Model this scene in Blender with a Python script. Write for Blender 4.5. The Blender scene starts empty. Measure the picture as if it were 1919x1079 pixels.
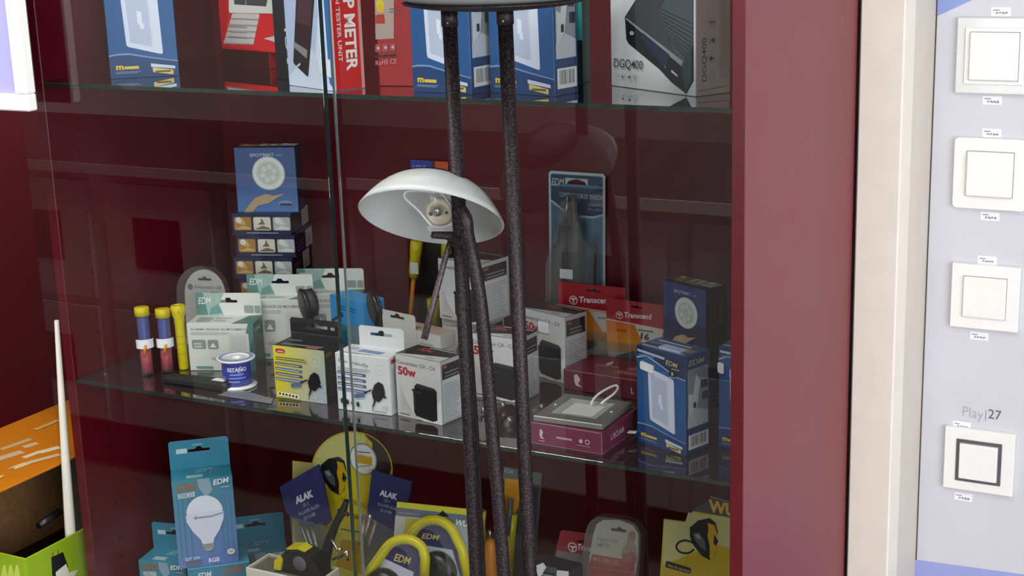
import bpy, bmesh, math, random
from mathutils import Vector, Matrix
from math import sin, cos, pi, radians, atan2, sqrt
S = bpy.context.scene
COL = S.collection
random.seed(7)
V3 = Vector

# ------------------------------------------------------------------ camera
FPX = 2854.5
YAW, PITCH, ROLL = .4971, -.2516, -.0324
CAM = V3((1.6556, -1.6632, .7047))
_f = V3((-sin(YAW)*cos(PITCH), cos(YAW)*cos(PITCH), sin(PITCH)))
_r = V3((cos(YAW), sin(YAW), 0)); _u = _r.cross(_f)
CR = _r*cos(ROLL)+_u*sin(ROLL); CU = CR.cross(_f); CF = _f
cd = bpy.data.cameras.new('camera'); cam = bpy.data.objects.new('camera', cd); COL.objects.link(cam)
M = Matrix((CR, CU, -CF)).transposed().to_4x4(); M.translation = CAM
cam.matrix_world = M
cd.sensor_width = 36; cd.lens = FPX*36/1919; cd.clip_start = .02
S.camera = cam

# ------------------------------------------------------------------ light
S.view_settings.view_transform = 'Standard'; S.view_settings.look = 'None'
S.view_settings.gamma = 1; S.view_settings.exposure = 0; S.view_settings.use_curve_mapping = False
W = bpy.data.worlds.new('world'); S.world = W; W.use_nodes = True
W.node_tree.nodes['Background'].inputs[0].default_value = (.75, .85, 1, 1)
W.node_tree.nodes['Background'].inputs[1].default_value = 1.0

def area(name, loc, target, sx, sy, power, col):
    l = bpy.data.lights.new(name, 'AREA'); l.shape = 'RECTANGLE'; l.size = sx; l.size_y = sy
    l.energy = power; l.color = col
    o = bpy.data.objects.new(name, l); COL.objects.link(o); o.location = loc
    o.rotation_euler = (V3(target)-V3(loc)).to_track_quat('-Z', 'Y').to_euler()
    return o
area('unseen_ceiling_light', (.3, -.95, 1.82), (.3, -.95, 0), 1.8, .4, 50, (1, .97, .93))  # added overhead light, unseen; placed to brighten counter front and box fronts
area('unseen_ceiling_light', (2.4, -2.0, 1.82), (2.4, -2.0, 0), 1.6, .5, 20, (1, .97, .93))
area('shop_window_daylight', (3.95, -2.2, .55), (1.2, .5, .2), 2.6, 2.0, 88, (.93, .96, 1))
area('shop_door_daylight', (.6, -4.9, .35), (.6, 0, 0), 2.4, 2.1, 34, (.95, .97, 1))

# ------------------------------------------------------------------ pixel helpers (photo frame 1919x1079)
def ray(x, y): return CF+CR*((x-959.5)/FPX)-CU*((y-539.5)/FPX)
def P(x, y, /, **k):
    d = ray(x, y); a, v = list(k.items())[0]; i = 'xyz'.index(a)
    return CAM+d*((v-CAM[i])/d[i])
def Pp(x, y, O, N):
    d = ray(x, y); return CAM+d*((O-CAM).dot(N)/d.dot(N))
def proj(p):
    d = p-CAM; z = d.dot(CF); return (959.5+FPX*d.dot(CR)/z, 539.5-FPX*d.dot(CU)/z)

# ------------------------------------------------------------------ materials
def lin(c):
    if isinstance(c, str):
        c = tuple(int(c[i:i+2], 16) for i in (0, 2, 4))
    o = []
    for v in c[:3]:
        v = v/255; o.append(v/12.92 if v <= .04045 else ((v+.055)/1.055)**2.4)
    return (o[0], o[1], o[2], 1)
MATS = {}
def pmat(name, col=None, rough=.5, metal=0, coat=0, noise=.06, scale=60, attr=False, spec=.5, bump=0, col2=None, lo=.4, hi=.6, trans=0):
    m = bpy.data.materials.new(name); m.use_nodes = True; nt = m.node_tree; b = nt.nodes['Principled BSDF']
    tc = nt.nodes.new('ShaderNodeTexCoord'); n = nt.nodes.new('ShaderNodeTexNoise'); n.inputs['Scale'].default_value = scale
    n.inputs['Detail'].default_value = 3
    nt.links.new(tc.outputs['Object'], n.inputs['Vector'])
    if attr:
        a = nt.nodes.new('ShaderNodeVertexColor'); a.layer_name = 'Col'; nt.links.new(a.outputs[0], b.inputs['Base Color'])
    else:
        r = nt.nodes.new('ShaderNodeValToRGB'); c = lin(col)
        c2 = lin(col2) if col2 else tuple(min(1, v*(1+noise)) for v in c[:3])+(1,)
        c1 = c if col2 else tuple(v*(1-noise) for v in c[:3])+(1,)
        r.color_ramp.elements[0].color = c1; r.color_ramp.elements[1].color = c2
        r.color_ramp.elements[0].position = lo; r.color_ramp.elements[1].position = hi
        nt.links.new(n.outputs[0], r.inputs[0]); nt.links.new(r.outputs[0], b.inputs['Base Color'])
    mr = nt.nodes.new('ShaderNodeMapRange'); mr.inputs[3].default_value = max(0, rough-.05); mr.inputs[4].default_value = min(1, rough+.05)
    nt.links.new(n.outputs[0], mr.inputs[0]); nt.links.new(mr.outputs[0], b.inputs['Roughness'])
    b.inputs['Metallic'].default_value = metal; b.inputs['Coat Weight'].default_value = coat
    b.inputs['Specular IOR Level'].default_value = spec
    if bump:
        bp = nt.nodes.new('ShaderNodeBump'); bp.inputs['Strength'].default_value = bump; bp.inputs['Distance'].default_value = .001
        nt.links.new(n.outputs[0], bp.inputs['Height']); nt.links.new(bp.outputs[0], b.inputs['Normal'])
    if trans:
        t = nt.nodes.new('ShaderNodeBsdfTranslucent'); t.inputs[0].default_value = lin(col); mx = nt.nodes.new('ShaderNodeMixShader')
        mx.inputs[0].default_value = trans
        nt.links.new(b.outputs[0], mx.inputs[1]); nt.links.new(t.outputs[0], mx.inputs[2])
        nt.links.new(mx.outputs[0], nt.nodes['Material Output'].inputs[0])
    MATS[name] = m; return m
def clearmat(name, tint, ior=1.5, rough=.0, haze=0, hazecol='ffffff', boost=0, gain=1.7):
    m = bpy.data.materials.new(name); m.use_nodes = True; nt = m.node_tree; nt.nodes.remove(nt.nodes['Principled BSDF'])
    tr = nt.nodes.new('ShaderNodeBsdfTransparent'); gl = nt.nodes.new('ShaderNodeBsdfGlossy'); fr = nt.nodes.new('ShaderNodeFresnel'); mx = nt.nodes.new('ShaderNodeMixShader')
    tr.inputs[0].default_value = tint+(1,); gl.inputs['Roughness'].default_value = rough; fr.inputs[0].default_value = ior
    ge = nt.nodes.new('ShaderNodeNewGeometry'); iv = nt.nodes.new('ShaderNodeMath'); iv.operation = 'SUBTRACT'; iv.inputs[0].default_value = 1
    nt.links.new(ge.outputs['Backfacing'], iv.inputs[1])
    sc = nt.nodes.new('ShaderNodeMath'); sc.operation = 'MULTIPLY_ADD'; sc.inputs[1].default_value = gain; sc.inputs[2].default_value = boost; sc.use_clamp = True
    nt.links.new(fr.outputs[0], sc.inputs[0])
    ad = nt.nodes.new('ShaderNodeMath'); ad.operation = 'MULTIPLY'; nt.links.new(sc.outputs[0], ad.inputs[0]); nt.links.new(iv.outputs[0], ad.inputs[1]); src = ad.outputs[0]
    nt.links.new(src, mx.inputs[0])
    nt.links.new(gl.outputs[0], mx.inputs[2])
    if haze:
        df = nt.nodes.new('ShaderNodeBsdfDiffuse'); df.inputs[0].default_value = lin(hazecol); m2 = nt.nodes.new('ShaderNodeMixShader'); m2.inputs[0].default_value = haze
        nt.links.new(tr.outputs[0], m2.inputs[1]); nt.links.new(df.outputs[0], m2.inputs[2]); nt.links.new(m2.outputs[0], mx.inputs[1])
    else: nt.links.new(tr.outputs[0], mx.inputs[1])
    nt.links.new(mx.outputs[0], nt.nodes['Material Output'].inputs[0])
    MATS[name] = m; return m
def emat(name, c, s):
    m = bpy.data.materials.new(name); m.use_nodes = True; nt = m.node_tree; b = nt.nodes['Principled BSDF']
    b.inputs['Base Color'].default_value = lin(c); b.inputs['Emission Color'].default_value = lin(c); b.inputs['Emission Strength'].default_value = s
    MATS[name] = m; return m
pmat('print', rough=.38, attr=True)
pmat('matte_print', rough=.6, attr=True)
pmat('gloss_print', rough=.18, attr=True)
pmat('red_board', '5c0416', rough=.3, noise=.05, scale=8)
pmat('red_side_lit', '761e2c', rough=.45, noise=.04, scale=6, spec=.6)  # cabinet red made paler, with light and sheen from the right in it
pmat('red_edge', '56040f', rough=.35)
pmat('cream', 'ece6da', rough=.55, noise=.02, scale=20)
pmat('beige', 'd6ccc2', rough=.6, noise=.02, scale=20)
pmat('panel_white', 'd2d2da', rough=.4, noise=.015, scale=10)
pmat('plastic_white', 'f4f3ef', rough=.3, noise=.01)
pmat('plastic_grey', 'e4e7e4', rough=.12, noise=.01, coat=.3)
pmat('plastic_dark', '5a5860', rough=.35)
pmat('black', '141416', rough=.35, noise=.1)
pmat('black_matte', '1a1a1c', rough=.6, noise=.1)
pmat('hammered', '1e1619', rough=.42, metal=.35, col2='4a3c42', scale=420, lo=.45, hi=.75, bump=.6)
pmat('hammered_light', '3a3032', rough=.4, metal=.35, col2='6a5c60', scale=420, lo=.4, hi=.75)
pmat('copper', 'd8b49a', rough=.3, metal=.7, noise=.05)
pmat('steel', 'b8b4ae', rough=.28, metal=1)
pmat('chrome', 'dddddd', rough=.12, metal=1)
pmat('silver_film', 'cfd4d0', rough=.3, metal=.3, noise=.03)
pmat('opal', 'bfc4c3', rough=.25, noise=.01, trans=.12)
pmat('ceramic', 'e8ddc0', rough=.35, noise=.03)
pmat('yellow_plastic', 'd8c414', rough=.35, noise=.03)
pmat('lime_plastic', 'c6ba1e', rough=.3, noise=.03)
pmat('orange_plastic', 'e0881c', rough=.4, noise=.03)
pmat('cardboard', '7a5632', rough=.8, noise=.1, scale=90)
pmat('floor_tile', '8f8880', rough=.3, noise=.08, scale=12)
pmat('wall_paint', 'd9d6d0', rough=.8, noise=.02, scale=4)
pmat('counter_front', 'd4d0ce', rough=.5, noise=.03)
pmat('counter_dark', '2c2622', rough=.5, noise=.05)
pmat('counter_top', '3a302c', rough=.5, noise=.02)
pmat('brushed', '9a9894', rough=.38, metal=.45, noise=.05, scale=30)
pmat('paper', 'f4f4f6', rough=.6, noise=.01)
pmat('glass_edge_pale', '6a7a76', rough=.2, noise=.05, coat=.5)
pmat('glass_edge', '1c302c', rough=.15, noise=.05, coat=.5)
clearmat('door_glass', (.95, .965, .955), gain=1.8)
clearmat('shelf_glass', (.74, .77, .77), ior=1.5, gain=2.1, haze=.05, hazecol='b0a0a8')  # diffuse haze stands in for milky reflections on the shelf
clearmat('clear_plastic', (.95, .955, .955), ior=1.45, rough=.1, haze=.045, gain=.9)
clearmat('tube_plastic', (.92, .93, .95), ior=1.45, rough=.05, haze=.05)
clearmat('bulb_glass', (.95, .95, .95), ior=1.5, rough=.02, haze=.04)
clearmat('bulb_glass2', (.9, .9, .9), ior=1.6, rough=.05, haze=.6, hazecol='e8e8e8')
emat('screen_glow', '8f8cff', .8)
emat('screen_glow_pale', 'e6e6ff', 1.3)

# ------------------------------------------------------------------ mesh builder
_txt = {}
def text_tris(s, bold=0, shear=0):
    k = (s, bold, shear)
    if k in _txt: return _txt[k]
    c = bpy.data.curves.new('t', 'FONT'); c.body = s; c.resolution_u = 3; c.size = 1; c.offset = bold; c.shear = shear
    o = bpy.data.objects.new('t', c); me = bpy.data.meshes.new_from_object(o)
    vs = [(v.co.x, v.co.y) for v in me.vertices]; fs = [tuple(p.vertices) for p in me.polygons]
    bpy.data.objects.remove(o); bpy.data.curves.remove(c); bpy.data.meshes.remove(me)
    x0 = min(v[0] for v in vs); x1 = max(v[0] for v in vs)
    cap = .729
    vs = [((x-x0)/(x1-x0), y/cap) for x, y in vs]
    _txt[k] = (vs, fs, (x1-x0)/cap); return _txt[k]

class MB:
    def __init__(s): s.v = []; s.f = []; s.c = []; s.m = []; s.mats = []; s.sm = []
    def mi(s, mat):
        if mat not in s.mats: s.mats.append(mat)
        return s.mats.index(mat)
    def face(s, pts, col='ffffff', mat='print', smooth=False):
        n = len(s.v); s.v += [V3(p) for p in pts]; s.f.append(tuple(range(n, n+len(pts))))
        s.c.append([lin(x) for x in col] if isinstance(col, list) else [lin(col)]*len(pts)); s.m.append(s.mi(mat)); s.sm.append(smooth)
    def grid(s, rows, closed=True, col='ffffff', mat='print', smooth=True, caps=False):
        n0 = len(s.v); k = len(rows[0]); c = lin(col); mi = s.mi(mat)
        for r in rows: s.v += [V3(p) for p in r]
        for i in range(len(rows)-1):
            for j in range(k if closed else k-1):
                a = n0+i*k+j; b = n0+i*k+(j+1) % k
                s.f.append((a, b, b+k, a+k)); s.c.append([c]*4); s.m.append(mi); s.sm.append(smooth)
        if caps:
            for r in (list(range(n0, n0+k))[::-1], list(range(n0+(len(rows)-1)*k, n0+len(rows)*k))):
                s.f.append(tuple(r)); s.c.append([c]*k); s.m.append(mi); s.sm.append(False)
    def hexa(s, A, u, v, w, cols='ffffff', mat='print', bev=.0006):
        """box with corner A and edge vectors u (x), v (depth), w (up), chamfered; cols: str or dict front/back/left/right/top/bottom"""
        bm = bmesh.new(); bmesh.ops.create_cube(bm, size=1)
        if bev: bmesh.ops.bevel(bm, geom=bm.edges[:], offset=.5, segments=1, affect='EDGES', clamp_overlap=False, offset_type='OFFSET') if False else None
        L = (u.length, v.length, w.length)
        for q in bm.verts: q.co = V3(((q.co.x+.5)*L[0], (q.co.y+.5)*L[1], (q.co.z+.5)*L[2]))
        if bev: bmesh.ops.bevel(bm, geom=bm.edges[:], offset=min(bev, min(L)*.3), segments=1, affect='EDGES')
        bm.normal_update()
        un, vn, wn = u.normalized(), v.normalized(), w.normalized()
        for f in bm.faces:
            n = f.normal; k = max((( -n.y, 'front'), (n.y, 'back'), (n.x, 'right'), (-n.x, 'left'), (n.z+.001, 'top'), (-n.z, 'bottom')))[1]
            c = cols if isinstance(cols, str) else cols.get(k, cols.get('all', 'ffffff'))
            mt = mat if isinstance(mat, str) else mat.get(k, mat['all'])
            s.face([A+un*q.co.x+vn*q.co.y+wn*q.co.z for q in (x for x in f.verts)], c, mt)
        bm.free()
    def aab(s, x0, x1, y0, y1, z0, z1, cols='ffffff', mat='print', bev=.001):
        s.hexa(V3((x0, y0, z0)), V3((x1-x0, 0, 0)), V3((0, y1-y0, 0)), V3((0, 0, z1-z0)), cols, mat, bev)
    def lathe(s, O, axis, prof, col='ffffff', mat='print', n=40, smooth=True):
        a = V3(axis).normalized(); x = a.orthogonal().normalized(); y = a.cross(x)
        s.grid([[O+a*t+(x*cos(2*pi*j/n)+y*sin(2*pi*j/n))*max(r, 1e-5) for j in range(n)] for r, t in prof], True, col, mat, smooth)
    def tube(s, pts, r, col='ffffff', mat='print', n=14, caps=True):
        pts = [V3(p) for p in pts]; rs = r if isinstance(r, list) else [r]*len(pts); rows = []
        t0 = (pts[1]-pts[0]).normalized(); x = t0.orthogonal().normalized()
        for i, p in enumerate(pts):
            t = (pts[min(i+1, len(pts)-1)]-pts[max(i-1, 0)]).normalized()
            x = (x-t*x.dot(t)).normalized(); y = t.cross(x)
            rows.append([p+(x*cos(2*pi*j/n)+y*sin(2*pi*j/n))*rs[i] for j in range(n)])
        s.grid(rows, True, col, mat, True, caps)
    def slab(s, O, U, V, N, outline, holes, th, col='ffffff', mat='print', side=None):
        """flat sheet with holes, outline in metres on plane (O,U,V), thickness th along -N behind the plane"""
        c = bpy.data.curves.new('s', 'CURVE'); c.dimensions = '2D'; c.fill_mode = 'BOTH'; c.extrude = th/2
        for poly in [outline]+list(holes):
            sp = c.splines.new('POLY'); sp.points.add(len(poly)-1); sp.use_cyclic_u = True
            for q, (x, y) in zip(sp.points, poly): q.co = (x, y, 0, 1)
        o = bpy.data.objects.new('s', c); me = bpy.data.meshes.new_from_object(o)
        n0 = len(s.v); s.v += [O+U*q.co.x+V*q.co.y+N*(q.co.z-th/2) for q in me.vertices]; mi = s.mi(mat)
        for p in me.polygons:
            cc = lin(col) if abs(p.normal.z) > .5 or not side else lin(side)
            s.f.append(tuple(n0+i for i in p.vertices)); s.c.append([cc]*len(p.vertices)); s.m.append(mi); s.sm.append(False)
        bpy.data.objects.remove(o); bpy.data.curves.remove(c); bpy.data.meshes.remove(me)
    def build(s, name, parent=None, mods=None):
        org = parent_origin(parent)
        me = bpy.data.meshes.new(name); me.from_pydata([tuple(p-org) for p in s.v], [], s.f)
        for m in s.mats: me.materials.append(MATS[m])
        ca = me.color_attributes.new('Col', 'FLOAT_COLOR', 'CORNER')
        flat = [x for f in s.c for c in f for x in c]
        ca.data.foreach_set('color', flat)
        me.polygons.foreach_set('material_index', s.m); me.polygons.foreach_set('use_smooth', s.sm)
        me.update()
        o = bpy.data.objects.new(name, me); COL.objects.link(o)
        if parent is not None: o.parent = parent
        return o
def parent_origin(p):
    v = V3((0, 0, 0))
    while p is not None: v = v+p.location; p = p.parent
    return v
def thing(name, label, cat, loc, group=None):
    o = bpy.data.objects.new(name, None); o.empty_display_size = .02; COL.objects.link(o); o.location = loc
    o['label'] = label; o['category'] = cat
    if group: o['group'] = group
    return o
def tag(o, label, cat, group=None):
    o['label'] = label; o['category'] = cat
    if group: o['group'] = group
    return o
def recenter(o):
    me = o.data; n = len(me.vertices); xs = [v.co for v in me.vertices]
    c = V3(((min(v.x for v in xs)+max(v.x for v in xs))/2, (min(v.y for v in xs)+max(v.y for v in xs))/2, min(v.z for v in xs)))
    me.transform(Matrix.Translation(-c)); o.location = c; return o
def struct(name, mb): o = mb.build(name); o['kind'] = 'structure'; return o

class Art:
    """prints flat shapes on a plane. coordinates: (u,v) in 0..1 of the face, or photo pixels when larger than 3"""
    def __init__(s, mb, O, U, V, mat='print', N=None):
        s.mb, s.O, s.U, s.V, s.mat = mb, O, U, V, mat; s.N = N or U.cross(V).normalized(); s.k = 1
    def pt(s, q):
        x, y = q
        if abs(x) > 3 or abs(y) > 3: return Pp(x, y, s.O, s.N)
        return s.O+s.U*x+s.V*y
    def add(s, pts, col):
        l = s.N*(.00012*s.k); s.k += 1; s.mb.face([p+l for p in pts], col, s.mat)
    def poly(s, pts, col): s.add([s.pt(p) for p in pts], col)
    def rect(s, a, b, col, r=0): s.quad([a, (b[0], a[1]), b, (a[0], b[1])], col, r)
    def quad(s, q, col, r=0):
        p = [s.pt(x) for x in q]
        if not r: return s.add(p, col)
        out = []
        for i in range(4):
            c, a, b = p[i], p[i-1], p[(i+1) % 4]; da = (a-c).normalized(); db = (b-c).normalized()
            for t in range(5):
                t = t/4; e = 1-t; out.append(c+da*(r*e*e)+db*(r*t*t))
        s.add(out, col)
    def circ(s, c, r, col, n=28, sq=1):
        c = s.pt(c); x = s.U.normalized(); y = s.N.cross(x)
        s.add([c+x*(r*cos(2*pi*i/n))+y*(r*sq*sin(2*pi*i/n)) for i in range(n)], col)
    def ring(s, c, r1, r0, col, n=28):
        c = s.pt(c); x = s.U.normalized(); y = s.N.cross(x); l = s.N*(.00012*s.k); s.k += 1
        d = [x*cos(2*pi*i/n)+y*sin(2*pi*i/n) for i in range(n)]
        for i in range(n):
            j = (i+1) % n; s.mb.face([c+d[i]*r0+l, c+d[i]*r1+l, c+d[j]*r1+l, c+d[j]*r0+l], col, s.mat)
    def line(s, pts, w, col):
        ps = [s.pt(p) for p in pts]; l = s.N*(.00012*s.k); s.k += 1
        for a, b in zip(ps, ps[1:]):
            t = (b-a).normalized(); q = s.N.cross(t)*(w/2); s.mb.face([a-q+l, b-q+l, b+q+l, a+q+l], col, s.mat)
    def text(s, t, a, b, c, col, bold=0, shear=0):
        """baseline from a to b, cap top-left at c"""
        A, B, C = s.pt(a), s.pt(b), s.pt(c); vs, fs, _ = text_tris(t, bold, shear); l = s.N*(.00012*s.k); s.k += 1
        q = [A+(B-A)*x+(C-A)*y+l for x, y in vs]; n0 = len(s.mb.v); s.mb.v += q; mi = s.mb.mi(s.mat); cc = lin(col)
        for f in fs: s.mb.f.append(tuple(n0+i for i in f)); s.mb.c.append([cc]*len(f)); s.mb.m.append(mi); s.mb.sm.append(False)
    def lines(s, a, b, n, col, fill=.45, ragged=.25):
        """n thin text-like bars filling the rect a..b (uv)"""
        h = (b[1]-a[1])/n
        for i in range(n):
            e = b[0]-(b[0]-a[0])*ragged*random.random(); y = b[1]-h*(i+1)
            l = s.N*(.00012*s.k)
            s.mb.face([s.pt(p)+l for p in ((a[0], y), (e, y), (e, y+h*fill), (a[0], y+h*fill))], col, s.mat)
        s.k += 1
    def qlines(s, q, n, col, fill=.45, ragged=.25):
        """same inside a pixel quad TL,TR,BR,BL"""
        TL, TR, BR, BL = [s.pt(p) for p in q]; l = s.N*(.00012*s.k); s.k += 1
        for i in range(n):
            t0 = i/n; t1 = (i+fill)/n; e = 1-ragged*random.random()
            L0 = TL.lerp(BL, t0); L1 = TL.lerp(BL, t1); R0 = L0.lerp(TR.lerp(BR, t0), e); R1 = L1.lerp(TR.lerp(BR, t1), e)
            s.mb.face([L1+l, R1+l, R0+l, L0+l], col, s.mat)
    def barcode(s, a, b, bg='e8e8e8', fg='222222', n=11):
        s.rect(a, b, bg); rr = random.Random(3); x = a[0]+(b[0]-a[0])*.12; e = b[0]-(b[0]-a[0])*.12; w = (e-x)/n; l = s.N*(.00012*s.k); s.k += 1
        y0 = a[1]+(b[1]-a[1])*.2; y1 = b[1]-(b[1]-a[1])*.1
        for i in range(n):
            ww = w*rr.uniform(.25, .7); s.mb.face([s.pt(p)+l for p in ((x+w*i, y0), (x+w*i+ww, y0), (x+w*i+ww, y1), (x+w*i, y1))], fg, s.mat)

ZU, ZM, ZL = .46, 0.0, -.46
class Carton:
    """upright box: front bottom corners A,B (world), depth d, height h"""
    def __init__(s, A, B, d, h, cols, mat='print'):
        s.A, s.B = V3(A), V3(B); s.u = (s.B-s.A).normalized(); s.w = (s.B-s.A).length; s.v = V3((-s.u.y, s.u.x, 0)); s.d, s.h = d, h
        s.mb = MB(); Z = V3((0, 0, 1)); s.Z = Z
        s.mb.hexa(s.A, s.u*s.w, s.v*d, Z*h, cols, mat)
        s.front = Art(s.mb, s.A, s.u*s.w, Z*h, mat); s.right = Art(s.mb, s.B, s.v*d, Z*h, mat)
        s.left = Art(s.mb, s.A+s.v*d, -s.v*d, Z*h, mat); s.top = Art(s.mb, s.A+Z*h, s.u*s.w, s.v*d, mat)
        s.base = s.A+s.u*(s.w/2)+s.v*(d/2)
    def tab(s, hh, col, hole=.03, lean=0, art=None, back=True, x0=0, x1=1, side=None):
        """hang tab rising from the rear (or front) top edge"""
        mb = MB(); O = s.A+s.Z*s.h+(s.v*(s.d-.0012) if back else s.v*.0006)+s.u*(s.w*x0); V = (s.Z*cos(lean)+s.v*sin(lean)).normalized()
        N = s.u.cross(V).normalized(); w = s.w*(x1-x0); c = w/2; y = hh*.62; a = hole/2
        hl = [(c-a, y-.0022), (c+a, y-.0022), (c+a, y+.0022), (c+.006, y+.0022), (c+.003, y+.006), (c-.003, y+.006), (c-.006, y+.0022), (c-a, y+.0022)]
        r = .003
        mb.slab(O, s.u, V, N, [(0, 0), (w, 0), (w, hh-r), (w-r, hh), (r, hh), (0, hh-r)], [hl], .0006, col, side=side)
        if art: art(Art(mb, O, s.u*w, V*hh, N=N))
        return mb
def hsolve(A, ytop):
    lo, hi = 0, .6
    for _ in range(40):
        m = (lo+hi)/2
        if proj(A+V3((0, 0, m)))[1] > ytop: lo = m
        else: hi = m
    return lo
def sticker(parent, art, q, name='price_sticker', col='f2f2f6', r=.002, marks=True):
    mb = MB(); a = Art(mb, art.O, art.U, art.V, 'matte_print', art.N); a.k = art.k+3
    p = [a.pt(x) for x in q]; N = a.N*.0008+a.N*(.00012*a.k)
    rr = []
    for i in range(4):
        c, x, y = p[i], p[i-1], p[(i+1) % 4]; dx = (x-c).normalized(); dy = (y-c).normalized()
        for t in range(4):
            t = t/3; e = 1-t; rr.append(c+dx*(r*e*e)+dy*(r*t*t))
    mb.face([x+N for x in rr], col, 'matte_print'); m = len(rr)
    for i in range(m):
        j = (i+1) % m; mb.face([rr[i]+N*.2, rr[j]+N*.2, rr[j]+N, rr[i]+N], col, 'matte_print')
    o = mb.build(name, parent); return o

# ================================================================== SETTING
FLOOR = -.85
b = MB(); b.aab(-3, 4, -5, .6, FLOOR-.05, FLOOR, mat='floor_tile'); struct('floor', b)
b = MB(); b.aab(-3, 4, -5, .7, 1.9, 1.95, mat='wall_paint'); struct('ceiling', b)
b = MB(); b.aab(-3.05, -3, -5, .7, FLOOR, 1.9, mat='wall_paint'); struct('wall_left', b)
b = MB(); b.aab(-3, 4, .62, .7, FLOOR, 1.9, mat='wall_paint'); struct('wall_back', b)
b = MB()
b.aab(4, 4.06, -5, -3.6, FLOOR, 1.9, mat='wall_paint'); b.aab(4, 4.06, -.8, .7, FLOOR, 1.9, mat='wall_paint')
b.aab(4, 4.06, -3.6, -.8, FLOOR, -.5, mat='wall_paint'); b.aab(4, 4.06, -3.6, -.8, 1.6, 1.9, mat='wall_paint'); struct('wall_right', b)
b = MB()
b.aab(-3, -.7, -5.06, -5, FLOOR, 1.9, mat='wall_paint'); b.aab(1.9, 4, -5.06, -5, FLOOR, 1.9, mat='wall_paint'); b.aab(-.7, 1.9, -5.06, -5, 1.5, 1.9, mat='wall_paint'); struct('wall_front', b)
# white pillar and jamb right of the cabinet
b = MB(); b.aab(1.0885, 1.149, .392, .45, FLOOR, 1.9, mat='cream', bev=.002)
struct('trim_1', b)
b = MB(); b.aab(1.0885, 1.1475, .4502, .62, FLOOR, 1.9, mat='beige', bev=.002); struct('trim_2', b)

# ================================================================== CABINET
XL, XR = -.025, 1.069
CB = .402
cab = thing('display_cabinet', 'dark red display cabinet with glass shelves and two sliding glass doors', 'cabinet', (0.52, .2, FLOOR))
b = MB(); b.aab(XL, XR, CB, CB+.016, FLOOR+.002, 1.6, mat='red_board'); b.build('back_panel', cab)
b = MB(); b.aab(XL-.018, XL, 0, CB+.016, FLOOR+.002, 1.6, mat='red_board')
for j, y in enumerate((.06, .31)):
    for i in range(28):
        z = -.42+i*.032
        if min(abs(z-q) for q in (ZU, ZM, ZL)) > .012:
            b.lathe(V3((XL+.0002, y, z)), (1, 0, 0), [(.0001, 0), (.0022, 0), (.0026, .0004), (.0026, -.0006)], '14020a', 'print', 10)
b.build('left_side_panel', cab)
b = MB(); b.aab(XR, XR+.0165, -.055, .390, FLOOR+.002, 1.6, mat={'all': 'red_side_lit', 'front': 'red_edge', 'left': 'red_board', 'back': 'red_board'}, bev=.0008); b.build('right_side_panel', cab)
b = MB(); b.aab(XL, XR, -.05, CB, FLOOR+.002, FLOOR+.1, mat='red_board'); b.build('plinth', cab)
b = MB(); b.aab(XL, XR, -.05, CB, 1.584, 1.6, mat='red_board'); b.build('top_panel', cab)
for z in (ZU, ZM, ZL):
    b = MB(); b.aab(XL+.002 if z == ZM else XL+.001, XR-.002, 0, CB-.001, z-.0065, z-.0005, mat={'all': 'shelf_glass', 'front': 'glass_edge', 'right': 'glass_edge', 'left': 'glass_edge'}, bev=.0005)
    sh = b.build('glass_shelf', cab)
    for x in (XL+.004, XR-.004):
        for y in (.06, .31):
            q = MB(); sg = 1 if x < .5 else -1
            q.lathe(V3((x-sg*.004, y, z-.0095)), (sg, 0, 0), [(.0001, 0), (.003, 0), (.003, .009), (.0001, .0095)], mat='steel', n=12); q.build('shelf_pin', cab)
XE = .5179
b = MB(); b.aab(-.0165, XE, -.056, -.046, FLOOR+.1, 1.58, mat={'all': 'door_glass', 'right': 'glass_edge'}, bev=.0005); b.build('sliding_door', cab)
b = MB(); b.aab(XE+.0005, XR-.001, -.036, -.030, FLOOR+.1, 1.58, mat={'all': 'door_glass', 'right': 'glass_edge', 'left': 'glass_edge_pale'}, bev=.0005); b.build('sliding_door', cab)

# neighbouring open section at the left
nb = thing('shelf_unit', 'dark red open shelf unit left of the glass display cabinet', 'shelf', (-.7, .2, FLOOR))
b = MB(); b.aab(-1.4, XL-.0185, CB, CB+.016, FLOOR+.002, 1.6, mat='red_board'); b.build('back_panel', nb)
b = MB(); b.aab(-1.4, XL-.0185, -.12, CB-.0005, ZL-.02, ZL, mat='red_board'); b.build('shelf', nb)
b = MB(); b.aab(-1.418, -1.4005, -.12, CB+.016, FLOOR+.002, 1.6, mat='red_board'); b.build('side_panel', nb)
b = MB(); b.aab(-1.4, XL-.0185, -.1, CB-.0005, FLOOR+.002, ZL-.0205, mat='red_board'); b.build('base', nb)
#PART2
# ================================================================== ROOM BEHIND THE CAMERA (seen in the glass)
ct = thing('shop_counter', 'long grey shop counter with a pale top facing the display cabinet', 'counter', (-.9, -1.9, FLOOR))
b = MB(); b.aab(-2.6, .9, -2.2, -1.5, -.70, .02, mat='counter_front'); b.build('carcass', ct)
b = MB(); b.aab(-2.55, .85, -2.15, -1.55, FLOOR+.001, -.7005, mat='counter_dark'); b.build('plinth', ct)
b = MB(); b.aab(-2.62, .92, -2.22, -1.46, .0205, .051, mat='counter_top', bev=.003); b.build('countertop', ct); b = MB(); b.aab(-2.62, .92, -1.4598, -1.455, .022, .050, mat='wall_paint'); b.build('edge_strip', ct)
for i in range(8):
    for j in range(2):
        b = MB(); x = -2.5+i*.42; z = -.69+j*.355; b.aab(x, x+.36, -1.4995, -1.487, z, z+.33, mat='counter_front')
        d = b.build('drawer', ct); q = MB(); q.aab(x+.1, x+.26, -1.4865, -1.484, z+.1, z+.24, mat='counter_dark'); q.build('drawer_inset', d)

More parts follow.
